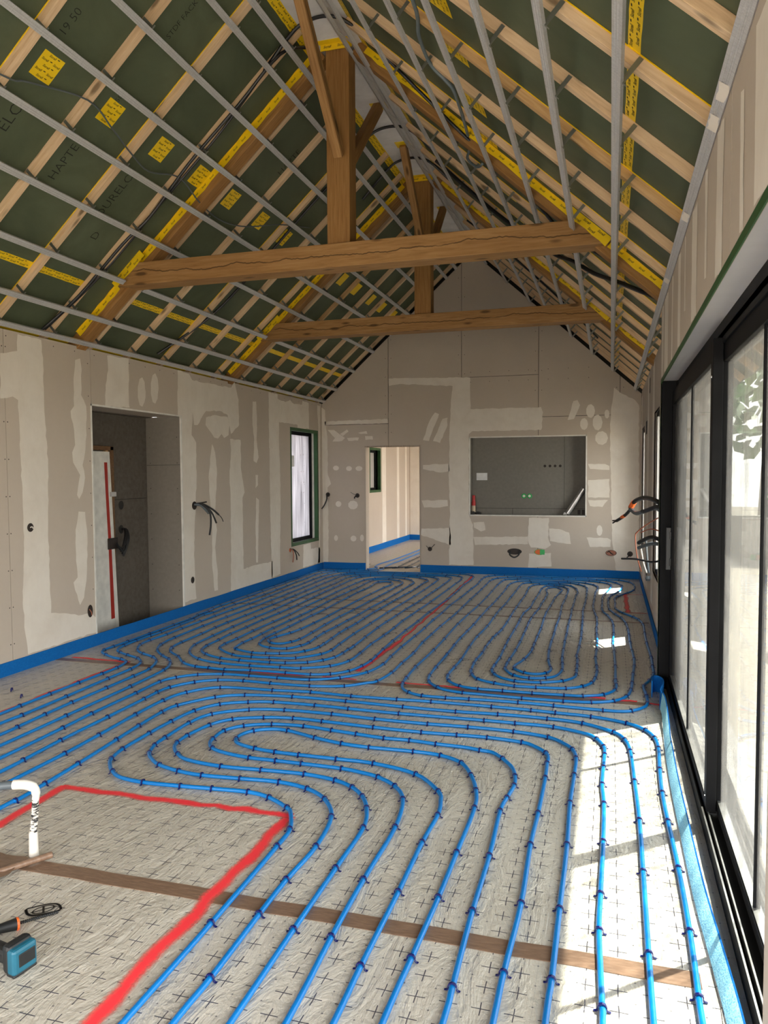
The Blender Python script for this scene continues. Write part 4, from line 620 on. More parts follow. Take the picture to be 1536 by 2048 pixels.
# ceiling: sheathing, rafters, white ridge membrane
ceiling = tag(empty('ceiling', (-2.175, 5, 5.2)), 'pitched roof underside with green boards, pine rafters and white ridge membrane', None, None, 'structure')
RAFT = [3.9 + 0.608 * k for k in range(-10, 14)] + [12.33]
S_TOP, S_EAVE = 3.345, -0.75
for side in 'LR':
    edges = [-2.45] + [y - .026 for y in RAFT] + [YB + .2]
    for a, b in zip(edges[:-1], edges[1:]):
        roof_box('sheathing_panel', side, S_EAVE, S_TOP, a, b, 0.10, 0.122, 'sheathing', ceiling)
    for y in RAFT:
        roof_box('rafter', side, S_EAVE + .02, S_TOP - .01, y - .052, y, 0.05, 0.0995, 'pine_orange' if (side == 'R' and abs(y - 4.508) < .1) or (side == 'L' and abs(y - 9.98) < .1) else 'pine', ceiling, bevel=.002)
MB().box(-2.43, -1.92, -2.45, YB + .2, 5.171, 5.179).build('ridge_membrane', 'membrane', ceiling)
MB().box(-2.50, -1.85, -2.5, YB + .25, 5.181, 5.22).build('ridge_board', 'pine', ceiling)
tag(MB().box(-5.5, .9, YB + .2, 18.5, 2.75, 2.8).build('attic_deck', 'dark_void'), 'deck over the far room', None, None, 'structure')
# lettering helper --------------------------------------------------------------
_txt = {}
def text_tris(s, shear=0.25):
    if (s, shear) in _txt: return _txt[(s, shear)]
    bold = 0.012 if shear else -0.014
    cu = bpy.data.curves.new('t', 'FONT'); cu.body = s; cu.size = 1.0; cu.shear = shear; cu.offset = bold; cu.resolution_u = 2; cu.align_x = 'CENTER'; cu.align_y = 'CENTER'
    o = bpy.data.objects.new('t', cu); col.objects.link(o); bpy.context.view_layer.update()
    me = o.evaluated_get(bpy.context.evaluated_depsgraph_get()).to_mesh()
    v = [tuple(p.co) for p in me.vertices]; f = [tuple(p.vertices) for p in me.polygons]
    o.to_mesh_clear(); bpy.data.objects.remove(o); bpy.data.curves.remove(cu)
    _txt[(s, shear)] = (v, f); return v, f
def put_text(m, s, c, xd, yd, size, shear=0.25):
    v, f = text_tris(s, shear); c = Vector(c)
    m.add([tuple(c + xd * (p[0] * size) + yd * (p[1] * size)) for p in v], f)
def words(m, c0, xd, yd, nrm, W, H, flip=False):
    """rows of printed words over a W x H rectangle starting at corner c0"""
    pitch, row = 0.098, 0.036; rows = max(1, int(round(H / row)))
    xa, ya = (xd, yd) if not flip else (-xd, -yd)
    for r in range(rows):
        y = (r + .5) * H / rows; x = (0.04 if r % 2 else 0.078)
        while x < W - 0.03:
            put_text(m, 'Sicrall', c0 + xd * x + yd * y + nrm * .0008, xa, ya, 0.0225)
            if x + .049 < W - .015:
                q = c0 + xd * (x + .049) + yd * (y + .006) + nrm * .0008
                m.add([tuple(q + xd * a + yd * b) for a, b in ((-.009, -.0035), (.008, -.0025), (.009, .0035), (-.008, .0025))], [(0, 1, 2, 3)])
            x += pitch
def tape(side, s0, s1, y0, y1, off=0.0985, txt=True, along='y', ragged=0.0018):
    """a yellow tape on the sheathing underside, printed with words"""
    c = sp_(side, s0, y0, off); su, yv, nn = U[side], Vector((0, 1, 0)), -N[side]
    k = max(2, int(max(s1 - s0, y1 - y0) / 0.06)); v = []
    for i in range(k + 1):
        t = i / k; j0, j1 = random.uniform(-ragged, ragged), random.uniform(-ragged, ragged)
        if along == 'y': v += [c + su * j0 + yv * (y1 - y0) * t, c + su * (s1 - s0 + j1) + yv * (y1 - y0) * t]
        else: v += [c + yv * j0 + su * (s1 - s0) * t, c + yv * (y1 - y0 + j1) + su * (s1 - s0) * t]
    o = MB().add([tuple(p) for p in v], [(2 * i, 2 * i + 1, 2 * i + 3, 2 * i + 2) for i in range(k)]).build('tape_strip', 'tape_yellow', ceiling)
    if txt:
        m = MB()
        if along == 'y' and side == 'L': words(m, c, yv, su, nn, y1 - y0, s1 - s0)
        elif along == 'y': words(m, c + yv * (y1 - y0), -yv, su, nn, y1 - y0, s1 - s0)
        else: words(m, c, su, yv, nn, s1 - s0, y1 - y0)
        if m.v: tag(m.build('lettering', 'print_black', o), None, None, None, 'stuff')
    return o
bays = list(zip([y for y in RAFT[:-1]], [y - .052 for y in RAFT[1:]]))
PR = ((6.05, 6.19), (8.98, 9.12))
for side in 'LR':
    for a, b in bays:
        if b < 2.2: continue
        near = a < 9.2
        segs = [(a, b)]
        for p0, p1 in PR:
            if a < p0 < b: segs = [(a, p0), (p1, b)]
        for c0, c1 in segs:
            if c1 - c0 > .06 and not (side == 'L' and abs(a - 5.724) < .02): tape(side, .563, .627, c0, c1, txt=near)
        mid0 = a + 0.15 + random.uniform(-.05, .06)
        if not any(mid0 < p1 and mid0 + .18 > p0 for p0, p1 in PR): tape(side, 1.85, 2.03, mid0, mid0 + .175, txt=near, ragged=.002)
    # tape along the ridge and the eaves
    tape(side, S_TOP - .075, S_TOP, 2.2, YB, off=.0975, txt=True)
    if side == 'L':
        for a, b in bays:
            if b > 3.5: tape(side, -.05, .02, a, b, off=.0982, txt=False)
# narrow visible edge of tape along every other rafter
for i, y in enumerate(RAFT):
    if y < 2.2: continue
    for side in 'LR':
        if (i + (side == 'R')) % 2 == 0 and y < 9.5:
            roof_box('tape_strip', side, .1, S_TOP - .1, y - .0575, y - .0522, .0945, .0988, 'tape_yellow', ceiling)
for (side, s, y, size, w_) in (('L', 1.46, 4.68, .105, 'HAPTE'), ('L', 1.43, 5.30, .115, 'DURELO'), ('L', 1.55, 4.11, .125, 'ELO'), ('L', 2.25, 4.05, .085, '19 50'), ('L', 2.74, 4.73, .062, 'STDF FACK'), ('L', 2.02, 4.72, .06, '19 50'),
                         ('L', 1.05, 5.42, .11, 'D'), ('L', 2.55, 6.85, .10, 'HAPTE'), ('L', 1.9, 4.78, .14, 'M')):
    m = MB(); put_text(m, w_, sp_(side, s, y, .0988), U[side], -YA[side], size, 0.0)
    m.build('printed_lettering', 'board_print', ceiling)
# ================================================================= ROOF TRUSSES
def beam_box(name, p0, p1, w, d, mat, parent, upv, bevel=.006):
    """member from p0 to p1 (centre line), w across, d along upv"""
    p0, p1 = Vector(p0), Vector(p1); x = (p1 - p0).normalized(); z = Vector(upv); z = (z - x * z.dot(x)).normalized(); y = z.cross(x)
    L = (p1 - p0).length / 2
    return MB().box(-L, L, -w / 2, w / 2, -d / 2, d / 2).build(name, mat, parent, M=basis((p0 + p1) / 2, x, y, z), bevel=bevel)
CXR = -2.175
def truss(dy, label):
    t = tag(empty('roof_truss', (CXR, 6.1 + dy, 3.37)), label, 'roof truss', 'oak roof trusses')
    yf, yb = 5.98 + dy, 6.18 + dy
    # tie beam with ends cut to the roof slope
    z0, z1 = 3.37, 3.565; e = lambda z: (z - ZE - .04 * HY) / T
    poly = [(XL + e(z0), z0), (XR - e(z0), z0), (XR - e(z1), z1), (XL + e(z1), z1)]
    zc = (z0 + z1) / 2; m = MB().prism([(a - CXR, b - zc) for a, b in poly], lambda a, b, d: (a, d, b), -.1, .1)
    m.build('tie_beam', 'oak_beam', t, M=Matrix.Translation((CXR, (yf + yb) / 2, zc)), bevel=.006)
    # king post, grain along its height
    beam_box('king_post', (CXR, 6.10 + dy, z1), (CXR, 6.10 + dy, 5.17), .2, .17, 'oak', t, (0, 1, 0))
    for side in 'LR':
        c = sp_(side, 1.65, 6.115 + dy, .045); M = basis(c, U[side], YA[side], N[side])
        MB().box(-1.72, 1.72, -.065, .065, -.055, .0545).build('principal_rafter', 'oak', t, M=M, bevel=.006)
    for sgn, yy in ((-1, 6.01 + dy), (1, 6.19 + dy)):
        p0 = Vector((CXR + .02, yy + sgn * .015, 4.27)); p1 = Vector((CXR + .02, yy + sgn * .93, 5.17))
        beam_box('brace', p0, p1, .075, .10, 'oak' if sgn > 0 else 'oak_beam', t, (0, -sgn, 1), .01)
    # tapes that seal the principals and the post against the boards
    for side in 'LR':
        for (s0, s1) in ((.1, .70), (.98, 3.28)):
            k = int((s1 - s0) / .08); v = []
            for i in range(k + 1):
                s = s0 + (s1 - s0) * i / k; y = 6.0485 + dy; j = random.uniform(-.006, .006)
                v += [sp_(side, s, y - .018 + j, .0978), sp_(side, s, y, .0978), sp_(side, s, y, .045 + j)]
            f = []
            for i in range(k): a = 3 * i; f += [(a, a + 1, a + 4, a + 3), (a + 1, a + 2, a + 5, a + 4)]
            o = MB().add([tuple(p) for p in v], f).build('sealing_tape', 'tape_yellow', t)
            m = MB(); s = s0 + .08
            while s < s1 - .05:
                put_text(m, 'Sicrall', sp_(side, s, 6.0475 + dy, .072), U[side] * (1 if side == 'L' else -1), N[side], .021); s += .105
            tag(m.build('lettering', 'print_black', o), None, None, None, 'stuff')
        # end of the tie beam
        k = 6; v = []
        for i in range(k + 1):
            s = .70 + (1.10 - .70) * i / k
            v += [sp_(side, s, yf - .002, .105 + random.uniform(-.006, .006)), sp_(side, s, yf - .002, .028 + random.uniform(-.006, .006))]
        o = MB().add([tuple(p) for p in v], [(2 * i, 2 * i + 1, 2 * i + 3, 2 * i + 2) for i in range(k)]).build('sealing_tape', 'tape_yellow', t)
        m = MB()
        for s, oo in ((.79, .08), (.93, .08), (.86, .05), (1.0, .05)): put_text(m, 'Sicrall', sp_(side, s, yf - .003, oo), U[side] * (1 if side == 'L' else -1), N[side], .026)
        tag(m.build('lettering', 'print_black', o), None, None, None, 'stuff')
    m = MB().box(-2.31, -2.04, 5.99 + dy, 5.996 + dy, 5.12, 5.174).box(-2.32, -2.03, 5.93 + dy, 5.99 + dy, 5.168, 5.1735)
    o = m.build('sealing_tape', 'tape_yellow', t); m = MB()
    for x in (-2.25, -2.13): put_text(m, 'Sicrall', (x, 5.9885 + dy, 5.147), Vector((1, 0, 0)), Vector((0, 0, 1)), .028)
    tag(m.build('lettering', 'print_black', o), None, None, None, 'stuff')
    for sgn, yy in ((-1, 5.07 + dy), (1, 7.12 + dy)):
        MB().box(-2.23, -2.08, yy - .07, yy + .07, 5.166, 5.1735).build('sealing_tape', 'tape_yellow', t)
truss(0.0, 'oak roof truss nearest the viewer, cracked tie beam and king post')
truss(2.93, 'second oak roof truss, further back towards the gable wall')
# ================================================================= CEILING CHANNELS
prof = [(-.0235, .012), (-.0235, 0), (-.012, 0), (-.0095, .0022), (-.004, .0022), (-.002, 0), (.002, 0), (.004, .0022), (.0095, .0022), (.012, 0), (.0235, 0), (.0235, .012),
        (.0225, .018), (.017, .018), (.0225, .0165), (.0222, .001), (.0, .0028), (-.0222, .001), (-.0225, .0165), (-.017, .018), (-.0225, .018)]
prof = [(-.0235, 0), (-.012, 0), (-.0095, .0022), (-.004, .0022), (-.002, 0), (.002, 0), (.004, .0022), (.0095, .0022), (.012, 0), (.0235, 0), (.0235, .018), (.018, .018), (.018, .0172), (.0227, .0172), (.0227, .0009), (0, .003), (-.0227, .0009), (-.0227, .0172), (-.018, .0172), (-.018, .018), (-.0235, .018)]
hm = MB().box(-.011, .011, -.0008, .0008, -.004, .105).box(-.024, .024, -.012, .0008, -.006, -.0045)
for hz in (.075, .092): hm.lathe([(.004, 0), (.004, .0006)], basis((0, -.0009, hz), (1, 0, 0), (0, 0, 1), (0, -1, 0)), 8)
hanger_mesh = hm.mesh('hanger', 'hanger_steel')
def channel(side, s, y0, y1, label, off=-0.03, group='galvanised ceiling channels'):
    M = basis(sp_(side, s, (y0 + y1) / 2, off), U[side], YA[side], N[side])
    L = (y1 - y0) / 2; n_ = len(prof)
    m = MB().prism(prof, lambda a, b, d: (a, d, b), -L, L)
    o = m.build('ceiling_channel', 'galvanised', None, M=M); tag(o, label, 'metal channel', group)
    for y in RAFT:
        if y0 + .05 < y - .055 < y1 - .02:
            h = bpy.data.objects.new('hanger', hanger_mesh)
            yy = (y - .055)
            Mh = basis(sp_(side, s + random.uniform(-.012, .012) + (.022 if side == 'L' else -.022), yy, off + .016), U[side], YA[side], N[side])
            place(h, Mh, o)
    return o
ORD = ['lowest', 'second', 'third', 'fourth', 'fifth', 'sixth', 'seventh', 'eighth', 'ninth']
for i, s in enumerate([.08, .37, .81, 1.27, 1.69, 2.12, 2.54, 2.96, 3.17]):
    nm = f'{ORD[i]} galvanised channel counting up the left roof slope' if i else 'lowest galvanised channel on the left slope, just above the wall'
    if i == 2:
        channel('L', s, -2.2, 5.93, 'third channel up the left slope, stopping at the near tie beam')
        channel('L', s, 6.22, 8.86, 'third channel up the left slope, between both tie beams')
        channel('L', s, 9.15, 12.30, 'third channel up the left slope, between far tie beam and gable')
    else: channel('L', s, -2.2, 12.31, nm)
for i, s in enumerate([.12, .57, .98, 1.41, 1.84, 2.27, 2.76]):
    nm = f'{ORD[i]} galvanised channel counting up the right roof slope' if i else 'lowest galvanised channel on the right slope, smeared with filler'
    if i == 2:
        channel('R', s, -2.2, 5.97, 'third channel up the right slope, stopping at the near tie beam')
        channel('R', s, 6.2, 8.90, 'third channel up the right slope, between both tie beams')
        channel('R', s, 9.13, 12.30, 'third channel up the right slope, between far tie beam and gable')
    else:
        o = channel('R', s, -2.2, 12.31, nm)
        if i == 0:
            for yy in (2.72, 2.95, 4.0, 5.3):
                m = MB(); P = [(-.02 + random.uniform(-.004, .004), yy + k * .03) for k in range(5)] + [(.018 + random.uniform(-.006, .004), yy + .13 - k * .03) for k in range(5)]
                m.add([tuple(sp_('R', s + a, b, -.0308)) for a, b in P], [tuple(range(10))]); m.build('filler_smear', 'filler', o)
for i, s in enumerate((3.18, 3.37)):
    nm = ('lower rail of the twin ridge rails on the right slope', 'upper rail of the twin ridge rails beside the white membrane')[i]
    M = basis(sp_('R', s, 5.0, -.03), U['R'], YA['R'], N['R'])
    m = MB().box(-.014, .014, -7.2, 7.3, 0, .003).box(-.014, -.011, -7.2, 7.3, 0, .03).box(.011, .014, -7.2, 7.3, 0, .03)
    o = m.build('ridge_rail', 'galvanised', None, M=M); tag(o, nm, 'metal rail', 'ridge rails')
    if i == 0:
        for k in range(14):
            Mc = basis(sp_('R', 3.275, 3.0 + k * .68, -.022), U['R'], YA['R'], N['R'])
            MB().box(-.09, .09, -.02, .02, 0, .003).build('cross_clip', 'galvanised', o, M=Mc)
# ================================================================= HEATING PIPES
cm = MB(); R0 = 0.0135
arc = [(R0 * math.cos(a), R0 * math.sin(a) + .0125) for a in [math.radians(x) for x in (-55, -25, 10, 50, 90, 130, 170, 205, 235)]]
arc = [(.023, .002)] + [(.017, .003)] + arc[1:-1] + [(-.017, .003), (-.023, .002)]
v = []; f = []
for (a, b) in arc:
    for dx in (-.0045, .0045): v.append((dx, a, b))
    for dx in (.0045, -.0045): v.append((dx, a * 1.16, b * 1.10 + .0012))
for i in range(len(arc) - 1):
    a = 4 * i
    for k in range(4): f.append((a + k, a + (k + 1) % 4, a + 4 + (k + 1) % 4, a + 4 + k))
f += [(0, 1, 2, 3), tuple(4 * (len(arc) - 1) + k for k in (3, 2, 1, 0))]
clip_mesh = cm.add(v, f).mesh('clip', 'clip_blue')
def heating_pipe(key, label, mat='pipe_blue'):
    P = PIPES[key]; path = catmull([(x, y, 0.0125) for x, y, c in P], 5)
    o = MB().tube(path, 0.0108, 9).build('heating_pipe', mat, None, smooth=True, origin=(P[0][0], P[0][1], 0)); tag(o, label, 'heating pipe', 'blue floor heating pipes')
    last = None; spots = []
    for i in range(1, len(P) - 1):
        x, y, c = P[i]
        if not c or y < 1.0: continue
        p = Vector((x, y, 0))
        if last is not None and (p - last).length < .125: continue
        t = Vector((P[i + 1][0] - P[i - 1][0], P[i + 1][1] - P[i - 1][1], 0))
        if t.length < 1e-4: continue
        last = p; spots.append((p, t.normalized()))
    spots.sort(key=lambda q: q[0].y); rest = spots[295:]
    for p, t in spots[:295]:
        c = bpy.data.objects.new('clip', clip_mesh)
        place(c, basis(p, t, Vector((-t.y, t.x, 0)), (0, 0, 1)), o)
    if rest:
        m = MB()
        for p, t in rest:
            Mx = basis(p, t, Vector((-t.y, t.x, 0)), (0, 0, 1))
            m.add([tuple(Mx @ Vector(q)) for q in v], f)
        tag(m.build('clips', 'clip_blue', o), None, None, None, 'stuff')
heating_pipe('left', 'blue heating pipe coiled as oval spiral in front of the back doorway')
heating_pipe('right', 'blue heating pipe coiled as oval spiral below the wall niche')
heating_pipe('door1', 'blue heating pipe running closest along the left wall into the doorway')
heating_pipe('door2', 'blue heating pipe second from the left wall, running into the doorway')
heating_pipe('f1', 'outermost foreground heating pipe, curving down beside the sliding door')
heating_pipe('f2', 'foreground heating pipe second from the sliding door threshold')
heating_pipe('f3', 'widest hairpin heating pipe wrapping the corner of the red rectangle')
heating_pipe('f4', 'second hairpin heating pipe outside the red rectangle')
heating_pipe('f5', 'third hairpin heating pipe out from the red rectangle')
heating_pipe('f6', 'hairpin heating pipe just around the innermost foreground loop')
heating_pipe('f7', 'innermost hairpin heating pipe loop in the foreground')
# loops in the far room
for k in range(5):
    x = -3.60 + k * .16
    P = [(x - .25 + .05 * k, 12.60 + .07 * k), (x, 12.85 + .07 * k), (x, 13.6), (x, 15.5), (x, 17.6 - .1 * k)]
    o = MB().tube(catmull([(a, b, .0125) for a, b in P], 5), .0108, 8).build('heating_pipe', 'pipe_dark', None, smooth=True)
    tag(o, f'{("first", "second", "third", "fourth", "fifth")[k]} dark heating pipe from the left on the floor beyond the doorway', 'heating pipe', 'heating pipes in the far room')
    for y in (13.2, 13.7, 14.3, 15.0, 15.8, 16.6):
        c = bpy.data.objects.new('clip', clip_mesh); place(c, basis((x, y + .05 * (k % 2), 0), (0, 1, 0), (-1, 0, 0), (0, 0, 1)), o)
# ================================================================= PERIMETER FOAM STRIPS
def foam(label, pts, h=.115, th=.008, mat='edge_foam', wave=.004):
    P = [Vector((*p, 0)) for p in pts]; Q = []
    for a, b in zip(P[:-1], P[1:]):
        k = max(1, int((b - a).length / .25))
        for i in range(k): Q.append(a + (b - a) * (i / k))
    Q.append(P[-1]); v = []; f = []
    for i, p in enumerate(Q):
        t = (Q[min(i + 1, len(Q) - 1)] - Q[max(i - 1, 0)]).normalized(); s = Vector((-t.y, t.x, 0)) * th; dz = random.uniform(-wave, wave)
        v += [tuple(p), tuple(p + s), tuple(p + s + Vector((0, 0, h + dz))), tuple(p + Vector((0, 0, h + dz)))]
    for i in range(len(Q) - 1):
        a = 4 * i
        for k in range(4): f.append((a + k, a + (k + 1) % 4, a + 4 + (k + 1) % 4, a + 4 + k))
    f += [(0, 1, 2, 3), tuple(4 * (len(Q) - 1) + k for k in (3, 2, 1, 0))]
    return tag(MB().add(v, f).build('edge_strip', mat, None), label, 'foam strip', 'blue perimeter foam strips')
foam('blue foam edge strip along the whole left wall', [(XL + .010, -2.2), (XL + .010, YB - .01)])
foam('blue foam edge strip on the back wall left of the doorway', [(XL + .012, YB - .010), (-4.02, YB - .010), (-4.02, YB + .15)], h=.125)
foam('blue foam edge strip on the back wall below the niche', [(-3.05, YB - .010), (XR - .012, YB - .010)], h=.125)
foam('blue foam edge strip along the right wall below the narrow windows', [(XR - .012, YB - .012), (XR - .012, 6.25)], h=.115)
foam('blue foam edge strip along the wall beyond the doorway', [(XL + .01, YB + .2), (XL + .01, 18.28), (.2, 18.28)], h=.13)
# strip that has come loose in front of the sliding door: it curls at its far end and leans over towards the glass
def loose_strip():
    path = [(.312, 5.86), (.318, 5.98), (.345, 6.03), (.378, 5.98), (.385, 5.86), (.362, 5.72), (.345, 5.60), (.350, 5.45), (.340, 5.15), (.325, 4.7), (.318, 4.2), (.320, 3.7), (.325, 3.1), (.338, 2.75), (.350, 2.4), (.352, 1.96)]
    Q = catmull([(x, y, 0) for x, y in path], 5); v = []; f = []; n_ = len(Q)
    for i, p in enumerate(Q):
        t = (Q[min(i + 1, n_ - 1)] - Q[max(i - 1, 0)]).normalized(); s = Vector((-t.y, t.x, 0))
        lean = min(1, max(0, (i - 28) / 18)) * .55; h = .125 - .06 * min(1, max(0, (i - 30) / 14))
        up_ = Vector((s.x, s.y, 0)) * math.sin(lean) + Vector((0, 0, 1)) * math.cos(lean); nn = s * math.cos(lean) - Vector((0, 0, 1)) * math.sin(lean)
        b0 = p + Vector((0, 0, .012 if lean > .1 else 0))
        v += [tuple(b0), tuple(b0 + nn * .007 + Vector((0, 0, .006 * (lean > .1)))), tuple(b0 + nn * .007 + up_ * h + Vector((0, 0, .006 * (lean > .1)))), tuple(b0 + up_ * h)]
    for i in range(n_ - 1):
        a = 4 * i
        for k in range(4): f.append((a + k, a + (k + 1) % 4, a + 4 + (k + 1) % 4, a + 4 + k))
    f += [(0, 1, 2, 3), tuple(4 * (n_ - 1) + k for k in (3, 2, 1, 0))]
    o = MB().add(v, f).build('edge_strip', 'edge_foam', None, smooth=True); o.data.materials.append(M_['edge_foam_sunlit'])
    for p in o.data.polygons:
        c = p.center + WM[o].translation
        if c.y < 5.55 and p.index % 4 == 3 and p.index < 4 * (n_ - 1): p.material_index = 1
    tag(o, 'loose blue foam strip curling in front of the sliding door', 'foam strip', 'blue perimeter foam strips')
    # printed film flap behind it
    v = []; f = []
    for i in range(30):
        y = 5.5 - i * .12; j = random.uniform(-.006, .006)
        v += [(.345 + j, y, .004), (.383 + j, y, .008 + random.uniform(0, .006)), (.424, y, .014 + random.uniform(-.003, .003))]
    for i in range(29): a = 3 * i; f += [(a, a + 1, a + 4, a + 3), (a + 1, a + 2, a + 5, a + 4)]
    MB().add(v, f).build('film_flap', 'foil', o, smooth=True)
loose_strip()
# ================================================================= WINDOWS
slider = tag(empty('window_1', (.5, 4.1, .03)), 'wide black aluminium sliding door with dusty panes', None, None, 'structure')
def part(name, mat, parent, *boxes, bevel=0):
    m = MB()
    for b in boxes: m.box(*b)
    return m.build(name, mat, parent, bevel=bevel)
ZS = 0.088
part('jamb', 'black_frame', slider, (XN + .006, .47, 6.13, 6.20, -.10, 2.35), (.47, .60, 6.10, 6.20, -.10, 2.35), bevel=.003)
part('jamb', 'black_frame', slider, (XN + .02, .60, 1.95, 1.99, -.10, 2.35), bevel=.003)
part('head', 'black_frame', slider, (.478, .62, 1.95, 6.2, 2.27, 2.35), (.478, .488, 1.95, 6.2, 2.245, 2.30), (.535, .545, 1.95, 6.2, 2.235, 2.28), (.60, .61, 1.95, 6.2, 2.235, 2.28), bevel=.002)
part('threshold', 'black_frame', slider, (.425, .62, 1.95, 6.2, -.10, .058), (.425, .431, 1.95, 6.2, .058, ZS), bevel=.001)
part('threshold_lip', 'rail_alu', slider, (.425, .4315, 1.96, 3.78, ZS, ZS + .003))
part('rail', 'rail_alu', slider, (.447, .455, 1.96, 6.15, .058, .086), bevel=.0015)
part('rail', 'rail_alu', slider, (.505, .513, 1.96, 6.15, .058, .086), bevel=.0015)
def leaf(x0, x1, y0, y1, label, bar):
    l = MB().box(x0, x1, y0, y0 + .075, .08, 2.27).build('end_stile', 'black_frame', slider, bevel=.003)
    for a in ((x0, x1, y1 - .06, y1, .08, 2.27),): MB().box(*a).build('end_stile', 'black_frame', slider, bevel=.003)
    MB().box(x0, x1, y0 + .075, y1 - .06, .083, .125).build('bottom_rail', 'black_frame', slider, bevel=.003)
    MB().box(x0, x1, y0 + .075, y1 - .06, 2.165, 2.27).build('top_rail', 'black_frame', slider, bevel=.003)
    xc = (x0 + x1) / 2
    MB().box(x0 + .006, x1 - .006, y0 + .075, y1 - .06, .125, .131).build('glazing_bead', 'rail_alu', slider)
    MB().box(xc - .003, xc + .003, y0 + .07, y1 - .055, .12, 2.17).build('pane', 'glass', slider)
    MB().box(xc - .011, xc + .011, bar - .009, bar + .009, .125, 2.165).build('glazing_bar', 'black_frame', slider)
leaf(.440, .484, 3.74, 6.10, None, 4.81); leaf(.487, .531, 1.99, 3.83, None, 2.87)
part('interlock', 'black_frame', slider, (.483, .490, 3.765, 3.845, .08, 2.27))
for z in (.15, 2.10): MB().lathe([(.006, 0), (.005, .003)], basis((.4395, 3.775, z), (0, 1, 0), (0, 0, 1), (-1, 0, 0)), 10).build('screw', 'rail_alu', slider)
part('handle', 'dark_metal', slider, (.405, .44, 6.04, 6.065, .93, 1.25), (.43, .442, 6.03, 6.075, .96, 1.02), (.43, .442, 6.03, 6.075, 1.16, 1.22), bevel=.004)
def small_window(idx, label, Y0, Y1, Z0, Z1, xin, xout, sgn, pane='glass_clear', tape=True, inset=.10):
    w_ = tag(empty('window_%d' % idx, (xin, (Y0 + Y1) / 2, Z0)), label, None, None, 'structure')
    fx0, fx1 = sorted((xin + sgn * inset, xin + sgn * (inset + .07)))
    part('frame', 'black_frame', w_, (fx0, fx1, Y0, Y0 + .055, Z0, Z1), (fx0, fx1, Y1 - .055, Y1, Z0, Z1), (fx0, fx1, Y0, Y1, Z0, Z0 + .055), (fx0, fx1, Y0, Y1, Z1 - .055, Z1), bevel=.003)
    xc = (fx0 + fx1) / 2; MB().box(xc - .003, xc + .003, Y0 + .05, Y1 - .05, Z0 + .05, Z1 - .05).build('pane', pane, w_)
    a0, a1 = sorted((xin, xin + sgn * .30))
    part('reveal', 'board' if sgn > 0 else 'white_trim', w_, (a0, a1, Y0 - .012, Y0, Z0, Z1), (a0, a1, Y1, Y1 + .012, Z0, Z1), (a0, a1, Y0, Y1, Z0 - .012, Z0), (a0, a1, Y0, Y1, Z1, Z1 + .012))
    if tape:
        b0, b1 = sorted((xin - sgn * .0018, xin + sgn * .06)); g = .045
        part('masking_tape', 'green_tape', w_, (b0, b1, Y0 - g, Y0 + .008, Z0 - g, Z1 + g), (b0, b1, Y1 - .008, Y1 + g, Z0 - g, Z1 + g), (b0, b1, Y0, Y1, Z0 - g, Z0 + .006), (b0, b1, Y0, Y1, Z1 - .006, Z1 + g))
    return w_
small_window(2, 'narrow black window in the right wall nearer the sliding door', *WA, XR, .78, 1, tape=False, inset=.02)
small_window(3, 'narrow black window in the right wall beside the back corner', *WB, XR, .78, 1, tape=False, inset=.02)
w4 = small_window(4, 'narrow green taped window at the end of the left wall', *W4, XL, -5.2, -1, pane='film_pane')
MB().box(-4.9335, -4.931, 11.25, 11.43, 1.78, 1.96).build('label_sheet', 'paper', w4)
m = MB()
for z in (1.98, 1.70, 1.52, 1.35, .66):
    for y in (11.72, 11.82): m.lathe([(.012, 0), (.012, .002)], basis((-4.931, y, z), (0, 1, 0), (0, 0, 1), (1, 0, 0)), 8)
m.build('light_speck', 'white_paint', w4); m = MB()  # pale discs painting the light that shows through shutter slat holes
for z in (1.50, 1.38, .93, .68): m.lathe([(.010, 0), (.010, .002)], basis((-4.931, 11.14, z), (0, 1, 0), (0, 0, 1), (1, 0, 0)), 8)
m.build('dark_stud', 'dark_metal', w4)
w5 = small_window(5, 'small green taped window in the room beyond the doorway', 15.09, 15.82, 1.30, 2.16, XL, -5.2, -1, pane='film_pane')
MB().box(-4.9335, -4.931, 15.45, 15.62, 1.72, 1.86).build('label_sheet', 'paper', w5)
# ================================================================= ELECTRICAL BOXES AND WIRES
def rot_to(n_, up_=(0, 0, 1)):
    n_ = Vector(n_); y = Vector(up_); x = y.cross(n_); return x, y, n_
def wall_box(p, n_, label, wires=(), w=.034, h=.034, mat='box_dark', ring='box_dark', depth=.03, group=None, double=False):
    x, y, z = rot_to(n_); e = tag(empty('socket_box', p), label, 'socket box', group)
    M = basis(p, x, y, z); m = MB()
    pts = [(w * math.cos(a), h * math.sin(a)) for a in [2 * math.pi * k / 18 for k in range(18)]]
    m.prism(pts, lambda a, b, d: tuple(M @ Vector((a, b, d))), -.012, .0015); m.build('cup', mat, e)
    m = MB()
    for k in range(18):
        a, b = pts[k], pts[(k + 1) % 18]
        q = [M @ Vector((a[0], a[1], .0015)), M @ Vector((b[0], b[1], .0015)), M @ Vector((b[0] * 1.12, b[1] * 1.12, .003)), M @ Vector((a[0] * 1.12, a[1] * 1.12, .003))]
        m.add([tuple(t) for t in q], [(0, 1, 2, 3)])
    m.build('rim', ring, e)
    for pts3, r, mt in wires:
        MB().tube(catmull([tuple(M @ Vector(q)) for q in pts3], 4), r, 7).build('wire', mt, e, smooth=True)
    return e
RX, BY, LXn = (-1, 0, 0), (0, -1, 0), (1, 0, 0)
def lw(y, z): return (XL + .001, y, z)
def bw(x, z): return (x, YB - .001, z)
wall_box(lw(5.39, 1.216), LXn, 'round socket box at switch height on white filler band, far left', [(((0, 0, 0), (.01, .005, .012), (.02, -.01, .015)), .005, 'masking')])
